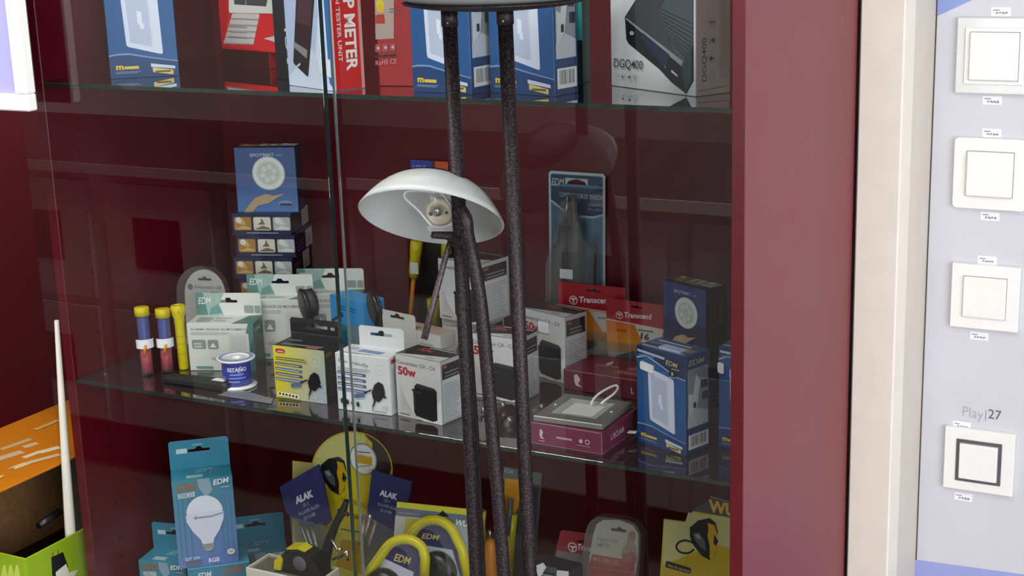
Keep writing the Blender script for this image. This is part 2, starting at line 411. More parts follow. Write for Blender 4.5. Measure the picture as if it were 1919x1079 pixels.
# ================================================================== BLUE SWITCH LIGHT CARTONS
NAVY, BLUE, PALE = '16305a', '1d5592', 'c9d2ec'
def blue_box(A, B, d, h, label, group, z, sticker_q=None, topdetail=True, full=True):
    A = V3((A[0], A[1], z)); B = V3((B[0], B[1], z))
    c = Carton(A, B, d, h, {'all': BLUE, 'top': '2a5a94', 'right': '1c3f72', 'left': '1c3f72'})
    r = thing('switch_light_carton', label, 'box', c.base, group); f = c.front
    # darker waves
    f.poly([(0, .86), (.2, .90), (.5, .84), (.8, .765), (1, .755), (1, 1), (0, 1)], NAVY)
    f.poly([(0, .865), (.2, .905), (.5, .845), (.8, .77), (1, .76), (1, .77), (.8, .782), (.5, .86), (.2, .925), (0, .885)], '9fb4d4')
    f.poly([(0, 0), (1, 0), (1, .12), (.6, .16), (.3, .195), (.12, .195), (0, .185)], '1b3f74')
    f.poly([(0, .185), (.12, .195), (.3, .195), (.6, .16), (1, .12), (1, .128), (.6, .17), (.3, .208), (.12, .208), (0, .198)], '7d9cc8')
    f.quad([(.27, .265), (.79, .185), (.77, .745), (.235, .80)], 'd6dcf2', .004)
    f.quad([(.33, .30), (.64, .255), (.62, .70), (.305, .735)], 'b9c2de')
    f.quad([(.64, .255), (.66, .25), (.64, .71), (.62, .70)], 'ccd4ec')
    f.quad([(.46, .45), (.53, .44), (.525, .55), (.455, .56)], 'e2e7f6'); f.quad([(.49, .41), (.55, .40), (.548, .455), (.488, .465)], 'dfe5f5')
    f.text('m', (.09, .075), (.20, .075), (.09, .125), 'e8c21c', .04); f.lines((.21, .075), (.42, .105), 1, 'd8c050', .8, 0); f.lines((.08, .04), (.46, .062), 2, '8a99b0')
    f.quad([(.60, .085), (.95, .06), (.95, .085), (.60, .115)], 'c8d4ec'); f.quad([(.62, .04), (.92, .012), (.92, .052), (.62, .082)], 'd9c27a', .002); f.lines((.66, .035), (.88, .058), 1, '6a5a2a', .7, 0)
    f.text('EDM', (.62, .885), (.86, .872), (.62, .935), 'c8b98a', .01, .2); f.lines((.74, .85), (.9, .865), 1, 'b0a070', .7, 0)
    f.quad([(.04, .945), (.6, .925), (.6, .95), (.04, .97)], 'aebfe0'); f.lines((.06, .915), (.4, .93), 1, '7288b4', .7, 0)
    f.circ((.76, .80), .006, '12264a'); f.text('8', (.74, .79), (.78, .79), (.74, .825), 'd0d0c0', .02); f.lines((.7, .765), (.82, .778), 1, 'b0b6c0', .7, 0)
    g = c.right
    g.rect((.08, .27), (.92, .86), '8f949e', .001)
    g.poly([(.08, .27), (.92, .27), (.92, .40), (.5, .45), (.08, .38)], 'c6cad2'); g.poly([(.12, .38), (.45, .45), (.60, .72), (.42, .80), (.30, .6), (.12, .62)], 'd5d8de')
    for q in ((.62, .64, .88, .72), (.66, .52, .9, .6), (.3, .46, .42, .52)): g.rect(q[:2], q[2:], '2a2c34', .002)
    g.barcode((.1, .05), (.92, .2)); g.text('EDM', (.1, .90), (.75, .90), (.1, .955), 'c8b98a', .01, .2)
    t = c.top
    t.rect((.04, .1), (.9, .2), 'b9c6e4'); t.rect((.08, .68), (.75, .8), 'c6d0e6'); t.text('EDM', (.06, .4), (.32, .4), (.06, .58), 'c8b98a', .01, .2); t.rect((.72, .3), (.95, .6), '9c9870')
    c.mb.build('carton', r)
    if sticker_q: sticker(r, f, sticker_q)
    if topdetail: sticker(r, t, [(.36, .18), (.80, .18), (.80, .5), (.36, .5)], 'paper_label', 'c9d4f4')
    return c, r
def onz(x, y, z): return P(x, y, z=z)
G1 = 'blue switch light cartons'
a = onz(208, 148, ZU); b2 = onz(336, 141, ZU)
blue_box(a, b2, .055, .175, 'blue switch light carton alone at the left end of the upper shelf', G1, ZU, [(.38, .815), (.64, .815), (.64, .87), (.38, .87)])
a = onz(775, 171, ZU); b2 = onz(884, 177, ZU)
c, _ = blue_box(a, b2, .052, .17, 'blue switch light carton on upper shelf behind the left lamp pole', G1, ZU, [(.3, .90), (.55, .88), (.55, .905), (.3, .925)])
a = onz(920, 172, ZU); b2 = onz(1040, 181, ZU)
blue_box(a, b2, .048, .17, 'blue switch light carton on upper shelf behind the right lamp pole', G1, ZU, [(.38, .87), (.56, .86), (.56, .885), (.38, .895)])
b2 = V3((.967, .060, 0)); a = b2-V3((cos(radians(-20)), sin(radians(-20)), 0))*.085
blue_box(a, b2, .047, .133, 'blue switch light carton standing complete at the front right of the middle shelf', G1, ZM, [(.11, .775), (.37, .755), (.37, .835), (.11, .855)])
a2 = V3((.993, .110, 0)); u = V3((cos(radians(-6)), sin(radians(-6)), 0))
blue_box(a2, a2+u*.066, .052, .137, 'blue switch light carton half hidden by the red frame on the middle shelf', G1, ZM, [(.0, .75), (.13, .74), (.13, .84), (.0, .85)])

# ================================================================== UPPER SHELF
# red and white tester pack at the left
A = onz(418, 121, ZU); B = A+V3((.118, -.035, 0)); c = Carton(A, B, .05, .15, {'all': 'b3161e', 'front': 'c01a22'})
r = thing('keypad_pack', 'red and white pack with a keypad picture left of the tall meter carton', 'box', c.base)
f = c.front
f.poly([(0, 0), (1, 0), (1, .17), (0, .17)], '3c0a10')
f.quad([(415, 85), (528, 100), (540, 20), (432, 12)], 'd8262c', .004); 
f.quad([(419, 82), (475, 84), (487, 26), (436, 24)], 'cfc6c8', .003)
for t in range(5):
    k = t/5; f.quad([(419+k*17, 82-k*58), (475+k*12, 84-k*58), (475+k*12+1, 82-k*58), (419+k*17, 80-k*58)], '9c9498')
f.poly([(495, 72), (520, 66), (520, 80)], 'd0c8c8')
f.quad([(430, 24), (545, 26), (545, -22), (430, -22)], 'dcdcd8', .004)
f.quad([(440, 8), (500, 12), (505, -14), (440, -14)], '4a4c50', .002); f.line([(462, 10), (462, -12)], .0012, 'c8c8c8'); f.lines((.2, .3), (.6, .46), 3, 'b0a8ac', .2, .1)
c.mb.build('carton', r)
# black carton
A = onz(519, 146, ZU); B = A+V3((.05, -.022, 0)); c = Carton(A, B, .07, .19, '141418')
r = thing('black_carton', 'narrow black carton squeezed behind the left edge of the blue meter carton', 'box', c.base); f = c.front
f.text('C', (.78, .22), (.78, .32), (.56, .22), 'd8d8d8', .02); f.text('L', (.78, .36), (.78, .43), (.56, .36), 'd8d8d8', .02); f.rect((.6, .12), (.8, .16), 'c8c8cc', .001)
c.mb.build('carton', r)
# clamp meter carton
A = onz(542, 159, ZU); B = onz(628, 171, ZU); u = (B-A).normalized(); c = Carton(A, B, .048, .2, {'all': 'b4c2e6', 'right': 'd01c1c', 'top': 'b4c2e6'})
r = thing('meter_carton', 'pale blue carton with a black meter picture and a red side lettered METER', 'box', c.base); f = c.front
f.poly([(.02, .06), (.55, .28), (.98, .02), (.98, 0), (.02, 0)], 'ccd6ee'); f.poly([(.62, .2), (.98, .1), (.98, .55), (.86, .8)], 'd4dcf0'); f.poly([(.9, .05), (1, 0), (1, 1), (.86, 1)], '2f6cae')
f.quad([(550, 118), (578, 145), (590, -10), (556, -14)], '23191e', .004); f.quad([(555, 40), (582, 60), (586, -5), (560, -10)], '4a2a34', .002); f.quad([(551, 88), (576, 110), (577, 94), (552, 78)], '8a8484', .001)
f.quad([(558, 75), (578, 88), (580, 50), (560, 40)], '33141c'); f.line([(557, 125), (564, 119)], .003, 'c0c0c8')
f.quad([(598, 108), (620, 112), (622, 146), (600, 136)], 'dfe4f2', .001)
g = c.right
g.quad([(0, 0), (.05, 0), (.05, 1), (0, 1)], 'e0d4e0'); g.quad([(.9, 0), (1, 0), (1, 1), (.9, 1)], 'd89a98')
g.text('CLAMP METER', (.44, .93), (.44, .125), (.80, .93), 'f6f0f0', .03); g.text('INSULATION TESTER UNIT', (.18, .92), (.18, .19), (.31, .92), 'f0dcdc', .015)
c.mb.build('carton', r)
# red meter carton behind
A = V3((.512, .085, ZU)); B = A+V3((.066, .012, 0)); c = Carton(A, B, .055, .19, {'all': 'a40f16'})
r = thing('red_carton', 'red carton with a yellow to red gauge beside the lettered red carton side', 'box', c.base); f = c.front
f.quad([(704, 74), (738, 72), (738, -20), (702, -20)], 'b09a94'); f.circ((712, 8), .006, 'd8c818'); f.circ((713, 16), .0055, 'd4b81c'); f.quad([(704, 44), (722, 44), (720, 26), (704, 28)], 'b02818', .002); f.lines((.3, .52), (.6, .56), 2, '6c4a4a', .3)
for i in range(3): f.quad([(703+i*14, 98-i*1), (714+i*14, 97-i), (714+i*14, 82-i), (704+i*14, 83-i)], 'a04a4c', .001); f.circ((709+i*14, 90-i), .002, 'd8b0b0'); f.quad([(703+i*14, 108-i), (715+i*14, 107-i), (715+i*14, 103-i), (703+i*14, 104-i)], '1c0c10')
f.text('RoHS CE', (705, 122), (744, 118), (705, 113), 'd89090', .01)
c.mb.build('carton', r)
# teal packaging with white ring tag
B = onz(1093, 156, ZU); A = B-V3((.034, .004, 0)); c = Carton(A, B, .032, .19, {'all': '2f8f8a', 'right': '4f7f7c'})
r = thing('teal_carton', 'turquoise carton with a black foot wedged right of the blue cartons', 'box', c.base); f = c.front
f.rect((0, 0), (1, .3), '1a2426'); f.poly([(0, .62), (.5, .7), (.8, .95), (.8, 1), (0, 1)], '6a7a64'); f.rect((.82, .05), (.84, 1), '1c3432'); f.quad([(1058, 62), (1072, 66), (1072, 104), (1060, 108)], '3c4048', .003); g = c.right
for i in range(24): g.line([(.1, .03+i*.04), (.9, .05+i*.04)], .0006, '7aaaa4')
cb = c.mb.build('carton', r)
b = MB(); q = Art(b, f.O, f.U, f.V, 'matte_print', f.N); q.k = 14; q.ring((1069, 136), .0056, .0014, 'f4f4f4'); q.circ((1069, 136), .0013, '202020'); b.build('ring_label', r)
# set top box carton
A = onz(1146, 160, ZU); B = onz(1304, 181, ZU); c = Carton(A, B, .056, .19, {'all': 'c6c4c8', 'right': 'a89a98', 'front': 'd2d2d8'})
r = thing('receiver_carton', 'white carton picturing a black ribbed receiver box at the right end of the upper shelf', 'box', c.base); f = c.front
f.poly([(1171, 32), (1193, -3), (1262, -30), (1300, -10), (1300, 152), (1286, 176), (1258, 154), (1236, 130), (1178, 82), (1174, 74)], '1c2024')
f.poly([(1172, 34), (1194, -2), (1262, -30), (1299, -8), (1299, 85), (1280, 122)], '3c4246')
f.poly([(1236, 20), (1262, -28), (1299, -8), (1299, 84), (1281, 118), (1262, 96)], '46525a')
f.poly([(1173, 36), (1174, 33), (1282, 116), (1280, 126)], '8c9296')
f.poly([(1200, 70), (1206, 62), (1256, 103), (1248, 130)], '1a3048')
for i in range(9): f.line([(1238+i*2, 16+i*8-i*i*.1), (1298, 6+i*9+38)], .0009, '23282c')
f.circ((1186, 62), .0045, 'a8a6a4', sq=.6); f.quad([(1260, 130), (1272, 140), (1272, 144), (1260, 135)], 'b8c4c8'); f.line([(1247, 122), (1250, 127)], .001, 'a0a8b0')
f.poly([(1280, 120), (1299, 88), (1299, 152), (1286, 176)], '2a4448')
f.text('DGQ400', (1153, 125), (1207, 130), (1153, 108), '4a4648', .005)
for i in range(4): f.ring((1160+i*11.5, 142+i*1), .0042, .0036, 'b4b0b2')
f.poly([(1168.5, 140), (1172, 143), (1168.5, 146)], '4a4648'); f.poly([(1184, 141), (1180, 144), (1184, 147)], '4a4648'); f.line([(1193, 141), (1193, 149)], .0012, '8a8688')
g = c.right
g.text('DGQ400', (.30, .09), (.30, .37), (.17, .09), '4a4040', .005)
for i in range(4): g.ring((.46, .12+i*.115), .0052, .0045, '8c8080')
g.poly([(.40, .22), (.52, .235), (.40, .25)], '3a3434'); g.poly([(.52, .335), (.40, .35), (.52, .365)], '3a3434'); g.line([(.42, .46), (.42, .47)], .004, '5a5050'); g.line([(.50, .46), (.50, .47)], .004, '5a5050')
for i in range(5): g.line([(.68+i*.055, .1), (.68+i*.055, .55+.12*random.random())], .0007, '8a7c7c')
g.line([(.02, .035), (.98, .045)], .0008, '5a4c4c')
c.mb.build('carton', r)

# ================================================================== MIDDLE SHELF, left
def spot_front(f, dark=False):
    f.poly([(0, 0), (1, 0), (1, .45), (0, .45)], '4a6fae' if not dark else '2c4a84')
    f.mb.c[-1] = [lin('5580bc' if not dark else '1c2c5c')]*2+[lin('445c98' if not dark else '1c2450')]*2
    f.text('SPOTMAT', (.26, .855), (.66, .862), (.26, .905), 'b8c4dc', .02); f.text('LED', (.69, .865), (.8, .867), (.69, .89), 'a0acc8', .01)
    r = f.U.length
    f.circ((.55, .60), r*.268, 'e9ebe8'); f.ring((.55, .60), r*.262, r*.25, 'c9ccc6'); f.circ((.55, .60), r*.205, 'c8cdc8'); f.ring((.55, .60), r*.2, r*.185, 'e4e6e2')
    for i in range(6): f.circ((.55+.10*cos(i*pi/3+.3), .60+.10*sin(i*pi/3+.3)), r*.045, 'dde0dc')
    f.poly([(.1, .0), (.2, .0), (.34, .16), (.6, .26), (.78, .30), (.62, .23), (.5, .19), (.62, .2), (.72, .26), (.6, .16), (.44, .10), (.3, .0)] if False else [(.1, 0), (.24, 0), (.34, .1), (.52, .14), (.64, .21), (.8, .29), (.62, .26), (.52, .24), (.6, .27), (.48, .28), (.3, .22), (.2, .12)], 'bfa27e')
    f.circ((.8, .135), r*.12, '7f93c0', sq=.42); f.lines((.71, .1), (.9, .16), 1, '26304e', .6, 0)
def spot_side(f):
    for i, (cc, c2) in enumerate((('b0803c', 'd8b070'), ('e0d8c8', '7a6a50'), ('b8b8b8', 'dcdcdc'))):
        x = .04+i*.33; f.quad([(x, .24), (x+.29, .24), (x+.29, .84), (x, .84)], cc, .003); f.poly([(x+.02, .3), (x+.15, .45), (x+.27, .35), (x+.27, .28), (x+.03, .28)], c2); f.poly([(x+.08, .5), (x+.14, .8), (x+.2, .5)], c2); f.circ((x+.08, .7), .005, 'e8e4dc')
    f.lines((.25, .1), (.78, .18), 1, '9a9aa8', .6, 0)
def spot_end(f):
    f.rect((.58, .1), (.95, .9), 'b8b0a8'); f.lines((.62, .2), (.9, .8), 6, '8c8680', .4, .05); f.lines((.08, .2), (.5, .7), 3, '4a4c5c', .4)
G2 = 'spotlight cartons stacked flat'
PZ = .0367
uu = V3((cos(radians(19)), sin(radians(19)), 0)); A0 = V3((.0985, .258, 0))
names = ['topmost', 'second from the top', 'third from the top', 'fourth from the top', 'fifth from the top', 'lowest']
off = [0, .004, -.002, .003, .001, -.003]
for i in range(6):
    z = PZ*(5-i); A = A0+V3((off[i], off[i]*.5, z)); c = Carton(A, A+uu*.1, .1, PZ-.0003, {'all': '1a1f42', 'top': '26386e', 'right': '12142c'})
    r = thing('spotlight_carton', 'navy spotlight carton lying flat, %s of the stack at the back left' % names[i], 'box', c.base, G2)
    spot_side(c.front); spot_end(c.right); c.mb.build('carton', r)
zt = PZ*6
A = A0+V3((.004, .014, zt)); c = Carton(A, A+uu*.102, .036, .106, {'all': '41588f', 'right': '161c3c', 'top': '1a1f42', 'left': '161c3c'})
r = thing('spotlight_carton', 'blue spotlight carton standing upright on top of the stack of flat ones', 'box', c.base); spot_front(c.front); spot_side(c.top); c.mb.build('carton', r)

# clear USB charger blister at the back left
O = V3((.018, .205, 0)); U = V3((cos(radians(12)), sin(radians(12)), 0)); V = V3((.06, .10, 1)).normalized(); V = (V-U*V.dot(U)).normalized(); N = U.cross(V).normalized()
def dome(w, h, k=.5, n=16, r=.004):
    pts = [(r, 0), (w-r, 0), (w, r)]
    ry = w*k
    for i in range(n+1):
        t = pi*i/n; pts.append((w/2+w/2*cos(t), h-ry+ry*sin(t)))
    return pts+[(0, r)]
r = thing('charger_blister', 'clear rounded blister pack lettered Alimentador USB leaning at the back left', 'blister pack', O+U*.045)
b = MB(); ol = dome(.088, .138, .5); b.slab(O-N*.003, U, V, N, [(x*.84+.007, y*.93+.002) for x, y in ol], [[(.032, .112), (.056, .112), (.056, .116), (.048, .116), (.046, .119), (.042, .119), (.040, .116), (.032, .116)]], .0006, 'e2dedf')
q = Art(b, O-N*.003, U*.088, V*.138, N=N); q.text('Alimentador USB', (.28, .715), (.84, .715), (.28, .755), '6a6468', .01); q.lines((.3, .65), (.6, .68), 1, '9a9496'); q.circ((.2, .73), .005, '7a7678'); q.rect((.62, .64), (.8, .68), '9a9698'); q.poly([(.3, .5), (.5, .42), (.62, .55), (.5, .62), (.36, .6)], '8c888a')
b.build('backing_card', r)
b = MB(); b.slab(O+N*.012, U, V, N, [(x, y) for x, y in ol], [], .0005, mat='clear_plastic')
n = len(ol); 
for i in range(n):
    j = (i+1) % n; b.face([O+U*ol[i][0]+V*ol[i][1]-N*.004, O+U*ol[j][0]+V*ol[j][1]-N*.004, O+U*ol[j][0]+V*ol[j][1]+N*.012, O+U*ol[i][0]+V*ol[i][1]+N*.012], mat='clear_plastic', smooth=True)
b.build('clear_shell', r)
b = MB(); b.hexa(O+U*.034+V*.05-N*.0025, U*.018, -N*-.008, V*.03, 'd8d6d8', 'plastic_white', .002); b.tube([O+U*.043+V*.08+N*.001, O+U*.05+V*.09+N*.001, O+U*.056+V*.085+N*.001], .002, mat='plastic_white'); b.build('charger', r)

# yellow capped tubes
def capped_tube(px, ytop, label, lean=0):
    O = P(px[0], px[1], z=0)+V3((0, 0, .0006)); h = hsolve(O, ytop)
    ax = V3((lean, .03, 1)).normalized(); r = thing('screw_tube', label, 'tube', O, 'yellow capped tubes')
    b = MB(); R = .0098; b.lathe(O, ax, [(.0001, 0), (R*.9, 0), (R, .001), (R, h-.013)], mat='tube_plastic'); b.build('clear_tube', r)
    b = MB(); b.lathe(O, ax, [(R+.0002, h-.014), (R+.0016, h-.0135), (R+.0016, h-.001), (R+.0006, h), (.0001, h)], mat='yellow_plastic'); b.build('cap', r)
    b = MB(); b.lathe(O, ax, [(.0001, .004), (R*.86, .004), (R*.86, h*.36), (.0001, h*.36)], 'b83448'); b.lathe(O, ax, [(.0001, h*.36), (R*.86, h*.36), (R*.86, h*.50), (.0001, h*.5)], 'c4623c')
    b.tube([O+ax*h*.3+V3((.004, -R*.84, 0)), O+ax*h*.46+V3((.008, -R*.75, 0))], .0022, 'e08c34', 'print'); b.build('contents', r)
    b = MB(); b.lathe(O, ax, [(R*.9, h*.5), (R*.9, h-.014)], '34409a'); b.build('blue_sleeve', r)
    b = MB(); z0 = h*.40; F = (CAM-O); F.z = 0; F.normalize(); X = V3((-F.y, F.x, 0)); rows = []
    for z in (z0, z0+.0145): rows.append([O+ax*z+F*((R+.0006)*cos(t))+X*((R+.0035)*sin(t)) for t in [radians(k) for k in range(-85, 86, 10)]])
    b.grid(rows, False, 'f0f0f4', 'matte_print'); b.build('price_sticker', r)
capped_tube((277, 701), 576, 'yellow capped clear tube nearest the left end of the middle shelf', -.03)
capped_tube((314, 696), 579, 'yellow capped clear tube directly left of the yellow torch', -.02)
# yellow pen torch
O = P(345, 691, z=0); h = hsolve(O, 572); ax = V3((-.035, .02, 1)).normalized()
r = thing('torch', 'slim yellow pen torch standing left of the white alarm carton', 'torch', O)
b = MB(); b.lathe(O, ax, [(.0001, .0002), (.0072, .0002), (.0078, .002), (.0078, h*.70), (.0082, h*.72)], mat='yellow_plastic'); b.build('barrel', r)
b = MB(); b.lathe(O, ax, [(.0082, h*.72), (.0085, h*.8), (.0112, h*.87), (.0112, h*.985), (.0095, h), (.006, h), (.006, h-.002), (.0001, h-.002)], mat='yellow_plastic')
for i in range(8):
    t = i*pi/4; b.tube([O+ax*h*.9+V3((.0112*cos(t), .0112*sin(t), 0)), O+ax*h*.97+V3((.0112*cos(t), .0112*sin(t), 0))], .0008, mat='yellow_plastic', n=6)
b.build('head', r)
b = MB()
for z in (.25, .4, .52): b.lathe(O, ax, [(.0079, h*z), (.0083, h*z+.0008), (.0079, h*z+.0016)], 'b8a410')
b.build('grip_ring', r)

# EDM alarm cartons
def alarm_box(A, B, d, h, th, label, sticker=None, lean=.0):
    c = Carton(A, B, d, h, {'all': 'd4d6d2', 'right': '35615c', 'top': 'dcdeda', 'front': 'd9d9d4'})
    r = thing('alarm_carton', label, 'box', c.base, 'white alarm sensor cartons'); f = c.front
    f.poly([(.9, 0), (1, 0), (1, 1), (.97, 1)], '35615c'); f.poly([(.84, .6), (.95, .5), (1, .8), (1, 1), (.93, 1)], '4d7c76')
    f.text('ALARMA SENSOR DE MOVIMIENTO', (.05, .86), (.95, .86), (.05, .905), '7c8484', .008); f.lines((.05, .77), (.7, .835), 2, 'b0b4b0', .45)
    f.quad([(.06, .47), (.27, .47), (.27, .66), (.06, .66)], '8a9290', .003); f.lines((.09, .5), (.24, .62), 2, 'd0d4d2'); f.quad([(.30, .47), (.46, .47), (.46, .66), (.30, .66)], '8a9290', .003); f.poly([(.33, .5), (.38, .6), (.43, .5)], 'dde0de')
    f.quad([(.62, .2), (.93, .2), (.93, .8), (.62, .8)], 'cdcdc9', .003); f.quad([(.66, .44), (.89, .44), (.89, .74), (.66, .74)], 'c4c4c0', .002); f.lines((.7, .3), (.86, .4), 2, 'a8aaa6'); f.lines((.34, .26), (.56, .31), 1, 'c0c2be', .8, 0)
    f.quad([(.1, .05), (.36, .05), (.36, .1), (.1, .1)], '5d9a90', .002)
    g = c.right; g.poly([(0, .4), (.5, .55), (1, .35), (1, 0), (0, 0)], '2b4d4a'); g.poly([(.2, .8), (.6, 1), (1, 1), (1, .8)], '5a8a84'); g.text('EDM', (.1, .78), (.7, .78), (.1, .86), 'c4d4d0', .01, .2)
    t = c.top; t.poly([(.68, 0), (1, 0), (1, 1), (.82, .9)], '3f6e68'); t.rect((.1, .2), (.32, .7), 'a8acaa', .002); t.lines((.36, .3), (.6, .8), 2, 'b8bab6')
    c.mb.build('carton', r)
    def art(a):
        a.poly([(0, 0), (.42, 0), (.36, .5), (.44, 1), (0, 1)], '9fbab4'); a.poly([(0, 0), (.18, 0), (.12, 1), (0, 1)], '5f8a84'); a.poly([(.2, 0), (.4, .1), (.34, .5), (.22, .3)], '6f9a94')
        a.text('EDM', (.04, .5), (.24, .5), (.04, .82), 'e4ecea', .01, .2); a.rect((.74, .1), (.88, .44), '9aa2a0', .002); a.rect((.9, .1), (.99, .44), '9aa2a0', .002)
    c.tab(th, 'e0e1dd', art=art).build('hang_tab', r)
    return c
u19 = V3((cos(radians(21)), sin(radians(21)), 0))
A = onz(357, 694, 0); A.z = 0; c5 = alarm_box(A, A+u19*.106, .052, .0765, .036, 'white alarm sensor carton in front, right of the yellow torch')
A = V3((.164, .190, 0)); alarm_box(A, A+u19*.108, .028, .099, .034, 'white alarm sensor carton in the middle, half hidden by a black disc')
A = V3((.218, .252, 0)); alarm_box(A, A+V3((cos(radians(22)), sin(radians(22)), 0))*.11, .027, .098, .035, 'white alarm sensor carton at the back, cut by the edge of the glass door')

# black tool lying flat in a clear sleeve
a, b2 = P(302, 716, z=0), P(424, 734, z=0); u = (b2-a).normalized(); v = V3((-u.y, u.x, 0)); w = (b2-a).length
r = thing('utility_knife', 'black flat tool with a white price sticker lying at the front left', 'tool', (a+b2)/2)
b = MB(); H = .008; rows = []
for t, hw, hh in ((0, .010, .008), (.1, .012, .010), (.5, .0125, .012), (.8, .0135, .013), (.96, .014, .013), (1, .012, .011)):
    c0 = a+u*(w*t)+v*.011; rows.append([c0-v*hw+V3((0, 0, .0015)), c0-v*hw+V3((0, 0, hh*.7)), c0-v*hw*.7+V3((0, 0, hh)), c0+v*hw*.7+V3((0, 0, hh)), c0+v*hw+V3((0, 0, hh*.7)), c0+v*hw+V3((0, 0, .0015))])
b.grid(rows, True, mat='black_matte', smooth=False, caps=True); kn = b.build('body', r)
b = MB(); c0 = a+u*(w*.84)+v*.011+V3((0, 0, .0132)); b.hexa(c0-u*.011-v*.006, u*.022, v*.012, V3((0, 0, .0003)), 'f2f2f4', 'matte_print', 0); b.build('price_sticker', r)
b = MB(); p0 = P(508, 757, z=0)+V3((0, 0, .0004)); q0 = P(408, 741, z=0)+V3((0, 0, .0004)); q1 = P(440, 728, z=0)+V3((0, 0, .0004)); p1 = P(512, 748, z=0)+V3((0, 0, .0004))
for dz, fl in ((0, 1), (.0006, 0)): b.face([x+V3((0, 0, dz)) for x in (q0, p0, p1, q1)][::-1 if fl else 1], '85838a', 'gloss_print')
for x, y in ((q0, p0), (p0, p1), (p1, q1), (q1, q0)): b.face([x, y, y+V3((0, 0, .0006)), x+V3((0, 0, .0006))], '6c6a70', 'gloss_print')
o = b.build('spatula_blade'); tag(o, 'thin grey plastic strip on the shelf edge in front of the solder reel', 'strip'); recenter(o)
# solder reel
O = P(446, 722, z=0)+V3((0, 0, .0005)); O.y += .0
r = thing('solder_reel', 'blue and white reel of solder lettered ESTAÑO in front of the alarm carton', 'reel', O); Hr = hsolve(O, 668)
b = MB(); b.lathe(O, (0, 0, 1), [(.008, 0), (.0285, 0), (.029, .001), (.029, .0025), (.0195, .003), (.0195, Hr-.003), (.029, Hr-.0025), (.029, Hr-.0005), (.028, Hr), (.020, Hr), (.0195, Hr-.001), (.008, Hr-.001), (.008, 0)], mat='plastic_white', n=56); b.build('spool', r)
b = MB(); b.lathe(O, (0, 0, 1), [(.0195, .0035), (.0222, .0042), (.0222, Hr-.004), (.0195, Hr-.0035)], '2c3fa4', 'gloss_print', n=56)
F = (CAM-O); F.z = 0; F.normalize(); X = V3((-F.y, F.x, 0))
def wrap(txt, z, hh, a0, a1, col, bold):
    vs, fs, _ = text_tris(txt, bold, 0); n0 = len(b.v); mi = b.mi('gloss_print')
    for x, y in vs:
        t = radians(a0+(a1-a0)*x); b.v.append(O+F*(.0226*cos(t))+X*(.0226*sin(t))+V3((0, 0, z+hh*y)))
    for f_ in fs: b.f.append(tuple(n0+i for i in f_)); b.c.append([lin('f0f2fa')]*len(f_)); b.m.append(mi); b.sm.append(False)
wrap('ESTAÑO', Hr*.62, Hr*.13, -38, 38, 'f0f2fa', .03)
for z, a0, a1 in ((.48, -30, 28), (.36, -34, 34), (.24, -36, 10)):
    rows = [[O+F*(.0225*cos(radians(t)))+X*(.0225*sin(radians(t)))+V3((0, 0, Hr*zz)) for t in range(a0, a1+1, 4)] for zz in (z, z+.05)]; b.grid(rows, False, '8a98d8', 'gloss_print')
b.build('label_band', r)
b = MB(); b.lathe(O, (0, 0, 1), [(.0205, Hr+.0002), (.0265, Hr+.0002)], '8c96c8'); b.lathe(O, (0, 0, 1), [(.0085, Hr-.0008), (.015, Hr-.0008)], 'd8dae6'); b.build('rim_label', r)

# yellow charger carton
A = onz(518, 744, 0); B = onz(613, 757, 0); A.z = B.z = 0
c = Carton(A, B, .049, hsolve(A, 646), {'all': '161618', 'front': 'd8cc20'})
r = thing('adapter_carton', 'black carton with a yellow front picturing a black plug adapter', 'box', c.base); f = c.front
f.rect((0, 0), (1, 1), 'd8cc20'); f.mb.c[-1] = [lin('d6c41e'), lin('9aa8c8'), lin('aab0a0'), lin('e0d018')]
def adapter_art(f, name_col, barcol, oval=True):
    if oval: f.quad([(.05, .86), (.24, .86), (.24, .945), (.05, .945)], 'c02a38', .004); f.lines((.09, .885), (.21, .925), 1, 'e8c0c8', .5, 0)
    f.ring((.82, .78), .0082, .0074, 'd0d4c0'); f.poly([(.78, .8), (.82, .77), (.87, .81), (.82, .74)], 'd0d4c0')
    for k in range(4):
        y = .64-k*.095; f.quad([(.03, y), (.56, y-.015), (.56, y+.035), (.03, y+.05)], barcol[k % 2], .001); f.quad([(.05, y+.012), (.5, y), (.5, y+.015), (.05, y+.027)], 'c8ccd8')
    f.poly([(.66, .38), (.72, .52), (.80, .58), (.88, .54), (.91, .40), (.89, .34), (.82, .25), (.78, .22), (.68, .26)], '17171a'); f.poly([(.88, .36), (.93, .33), (.93, .31), (.87, .30)], '17171a'); f.line([(.66, .42), (.5, .34)], .0022, '17171a'); f.poly([(.70, .26), (.74, .24), (.68, .12), (.66, .13)], '2a2a2e'); f.line([(.68, .16), (.66, .05)], .001, '33333a')
    f.poly([(.33, .31), (.53, .36), (.53, .28), (.33, .24)], '5a6894')
adapter_art(f, 'x', ('4a5060', '5a6898')); f.lines((.06, .74), (.68, .82), 2, '5a5420', .4, .1)
f.quad([(.05, .05), (.48, .03), (.48, .115), (.05, .135)], 'e8e4c0', .001)
for k in range(6): f.circ((.1+k*.066, .095-k*.004), .0018, '22221e')
f.text('1.0', (.73, .1), (.84, .095), (.73, .15), 'c8ccdc', .01); f.ring((.92, .12), .0032, .0026, 'c8ccdc'); f.text('CE', (.86, .03), (.95, .027), (.86, .07), 'd8dce8', .005)
t = c.top; t.lines((.1, .2), (.9, .36), 2, 'a8a8a8', .4, .05); t.quad([(.62, .08), (.85, .06), (.85, .2), (.62, .22)], 'c05868', .002); t.rect((.1, .6), (.35, .68), '88888c')
g = c.right; g.lines((.2, .12), (.85, .8), 10, '4a4a4c', .35); g.rect((.1, .86), (.4, .93), '6a6a30')
c.mb.build('carton', r); 
